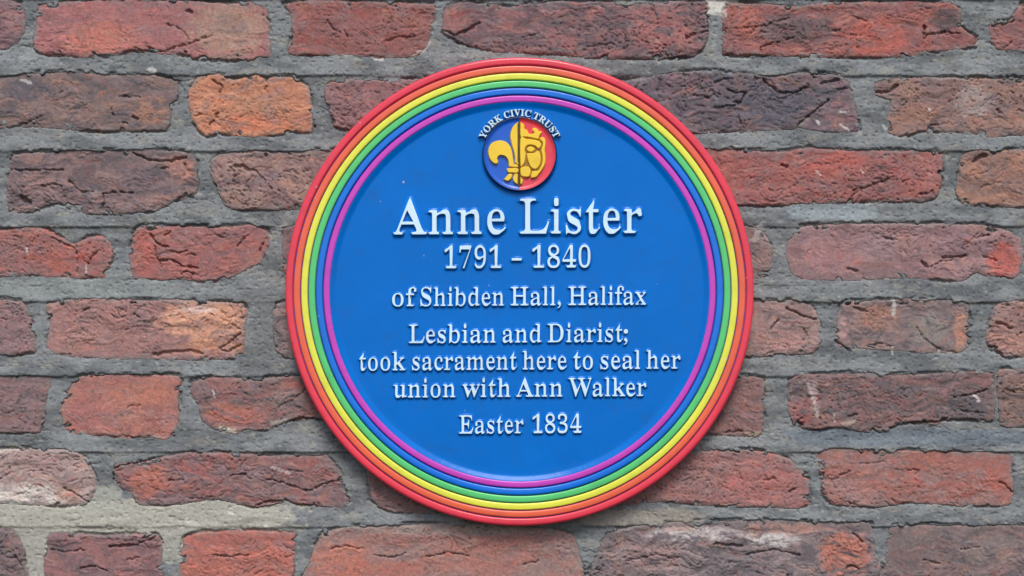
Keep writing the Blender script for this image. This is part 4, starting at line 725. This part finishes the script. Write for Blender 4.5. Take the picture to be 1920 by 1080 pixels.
for lab, bl_, cap, dx, dy, h, fl, words in LINES:
    line = empty("lettering_line", plaque)
    if lab: line["label"] = lab
    for t_, xa, xb in words: word(t_, xa, xb, bl_, cap, dx, dy, line, h, fl)

# ---- emblem
EX, EY = 974.3, 290.0
em = empty("emblem", plaque, label="round emblem, half gold lily on blue, half gold crowned lion on red")
def half(name, a0, a1, mface, mrim):
    prof = [(0.01, 4.6), (30, 4.6), (60, 4.6), (61.5, 4.75), (64.0, 6.1), (66.3, 7.3), (67.0, 8.2), (68.2, 8.3), (69.0, 7.6), (69.4, 5.8), (69.8, 2.0), (71.5, 0.5), (74, -0.1)]
    lathe(name, prof, None, em, EX, EY, 72, a0, a1, mats=[mface, mrim, M_BLUE], midx=[0] * 6 + [1] * 4 + [2] * 2)
half("blue_field", math.pi, 2 * math.pi, M_EBLUE, M_NAVY)
half("red_field", 0, math.pi, M_ERED, M_NAVY)
def cat(pts, k=5):
    n = len(pts); out = []
    for i in range(n):
        p0, p1, p2, p3 = (np.array(pts[(i + d) % n], float) for d in (-1, 0, 1, 2))
        for j in range(k):
            t = j / k
            out.append(tuple(0.5 * ((2 * p1) + (-p0 + p2) * t + (2 * p0 - 5 * p1 + 4 * p2 - p3) * t * t + (-p0 + 3 * p1 - 3 * p2 + p3) * t ** 3)))
    r = []
    for p in out:
        if not r or math.dist(p, r[-1]) > 0.25: r.append(p)
    return r
def zpt(pts): return [(860 + x / 6.0, 190 + y / 6.0) for x, y in pts]
def mixed(pts):
    """smooth outline; a point given twice stays a sharp corner"""
    segs = zpt(pts); n = len(segs); out = []
    sharp = [math.dist(segs[i], segs[(i + 1) % n]) < 1e-6 for i in range(n)]
    return cat(segs, 4)
ES = [(-1.2, 9.4), (-0.55, 9.0), (-0.2, 8.1), (0.1, 6.4), (0.4, 5.0), (0.7, 4.5)]
EM = [0, 0, 0, 0, 0]
def charge(name, pts, **kw):
    c = mixed(pts)
    raised(name, [c], ES, [M_GOLD], em, EM, **kw)
charge("lily_petal", [(664,252),(664,262),(664,450),(664,690),(664,704),(650,706),(632,700),(634,660),(630,620),(618,565),(604,520),(590,470),(581,420),(583,370),(600,315),(630,272),(652,256)])
charge("lily_petal", [(334,600),(334,560),(345,520),(370,482),(410,460),(460,450),(510,456),(550,480),(580,520),(598,570),(610,640),(618,700),(626,716),(664,720),(664,752),(600,748),(564,738),(562,700),(552,665),(530,635),(500,620),(465,618),(442,635),(436,660),(444,690),(428,714),(395,705),(365,678),(344,640)])
charge("lily_band", [(664,762),(552,764),(545,785),(556,808),(600,812),(664,812)])
charge("lily_foot", [(560,828),(580,824),(604,830),(598,860),(580,890),(548,906),(512,886),(528,866),(546,846)])
charge("lily_foot", [(626,828),(664,826),(664,900),(664,940),(640,930),(616,905),(610,872),(618,848)])
charge("lily_foot", [(694,866),(706,870),(722,892),(716,930),(694,942)])
M_GAPSHADE = paint("gold_gap_shade", (150, 106, 34), 0.5)  # darkened gold: shade between the lion pieces put into the base colour
hull = mixed([(694,420),(760,420),(880,432),(950,412),(974,440),(976,500),(968,560),(976,640),(970,710),(942,770),(906,820),(872,860),(832,870),(800,850),(760,862),(710,850),(694,820)])
raised("lion_ground", [hull], [(-1.4, 6.0), (-0.8, 5.6), (-0.3, 4.5)], [M_GAPSHADE], em, [0, 0])
charge("lion_crown", [(694,256),(712,254),(738,280),(736,304),(746,326),(768,330),(776,352),(790,374),(830,376),(852,360),(834,344),(828,322),(852,306),(884,322),(900,345),(930,348),(930,368),(910,396),(896,434),(860,430),(800,416),(740,409),(694,410)])
charge("lion_brow", [(694,430),(760,430),(850,440),(900,456),(925,480),(926,508),(908,538),(888,538),(862,514),(820,500),(780,504),(755,525),(744,560),(754,600),(750,650),(740,700),(716,730),(694,732)])
charge("lion_eye", [(764,544),(784,522),(815,516),(846,530),(856,550),(838,572),(806,580),(776,568)])
charge("lion_muzzle", [(768,600),(790,592),(850,590),(884,566),(906,578),(920,620),(923,680),(903,740),(870,770),(830,764),(800,730),(780,680),(768,635)])
charge("lion_mane", [(922,418),(950,412),(974,440),(976,500),(968,560),(976,640),(970,710),(942,770),(906,820),(872,860),(832,870),(810,862),(826,800),(856,790),(892,788),(922,746),(940,690),(940,620),(928,560),(944,500),(936,462),(914,442)])
charge("lion_chin", [(696,762),(740,742),(790,748),(810,790),(798,848),(760,862),(710,850),(694,826)])
# groove between the halves: a dark strip with its shadow painted in
x0e, x1e = 860 + 669 / 6, 860 + 688 / 6
c = [(x0e, 190 + 238 / 6), (x1e, 190 + 238 / 6), (x1e, 190 + 968 / 6), (x0e, 190 + 968 / 6)]
raised("divider", [c], [(0, 6.4), (0.1, 5.8), (0.3, 4.4)], [M_DARK], em, [0, 0])

# ---- curved lettering above the emblem
arc = empty("lettering_line", plaque, label="small white capitals curved over the emblem")
txt = "YORK CIVIC TRUST"; cap = 12.2; s_ = cap / 455.0
adv = [GL[c][0] * 1.0 if c != ' ' else 150 for c in txt]
tot = sum(adv); rb = 71.0
a_start, a_end = math.radians(-67.0), math.radians(66.0)
pos = 0
for ch, ad_ in zip(txt, adv):
    if ch != ' ':
        mid = a_start + (a_end - a_start) * (pos + ad_ / 2) / tot
        xs = 0.0262
        cs = []
        for c in glyph(ch, -2, 9):
            q = []
            for u, v in c:
                lx = (u - ad_ / 2) * xs; ly = rb + v * s_
                q.append((EX + lx * math.cos(mid) + ly * math.sin(mid), EY + lx * math.sin(mid) - ly * math.cos(mid)))
            cs.append(q)
        raised("letter", cs, [(-0.3, 8.0), (0.0, 7.7), (0.3, 6.6), (0.5, 3.0), (0.9, 1.0), (2.2, 0.0)], [M_WHITE, M_BLUE], arc, [0, 0, 0, 1, 1], holecap=0.8)
    pos += ad_
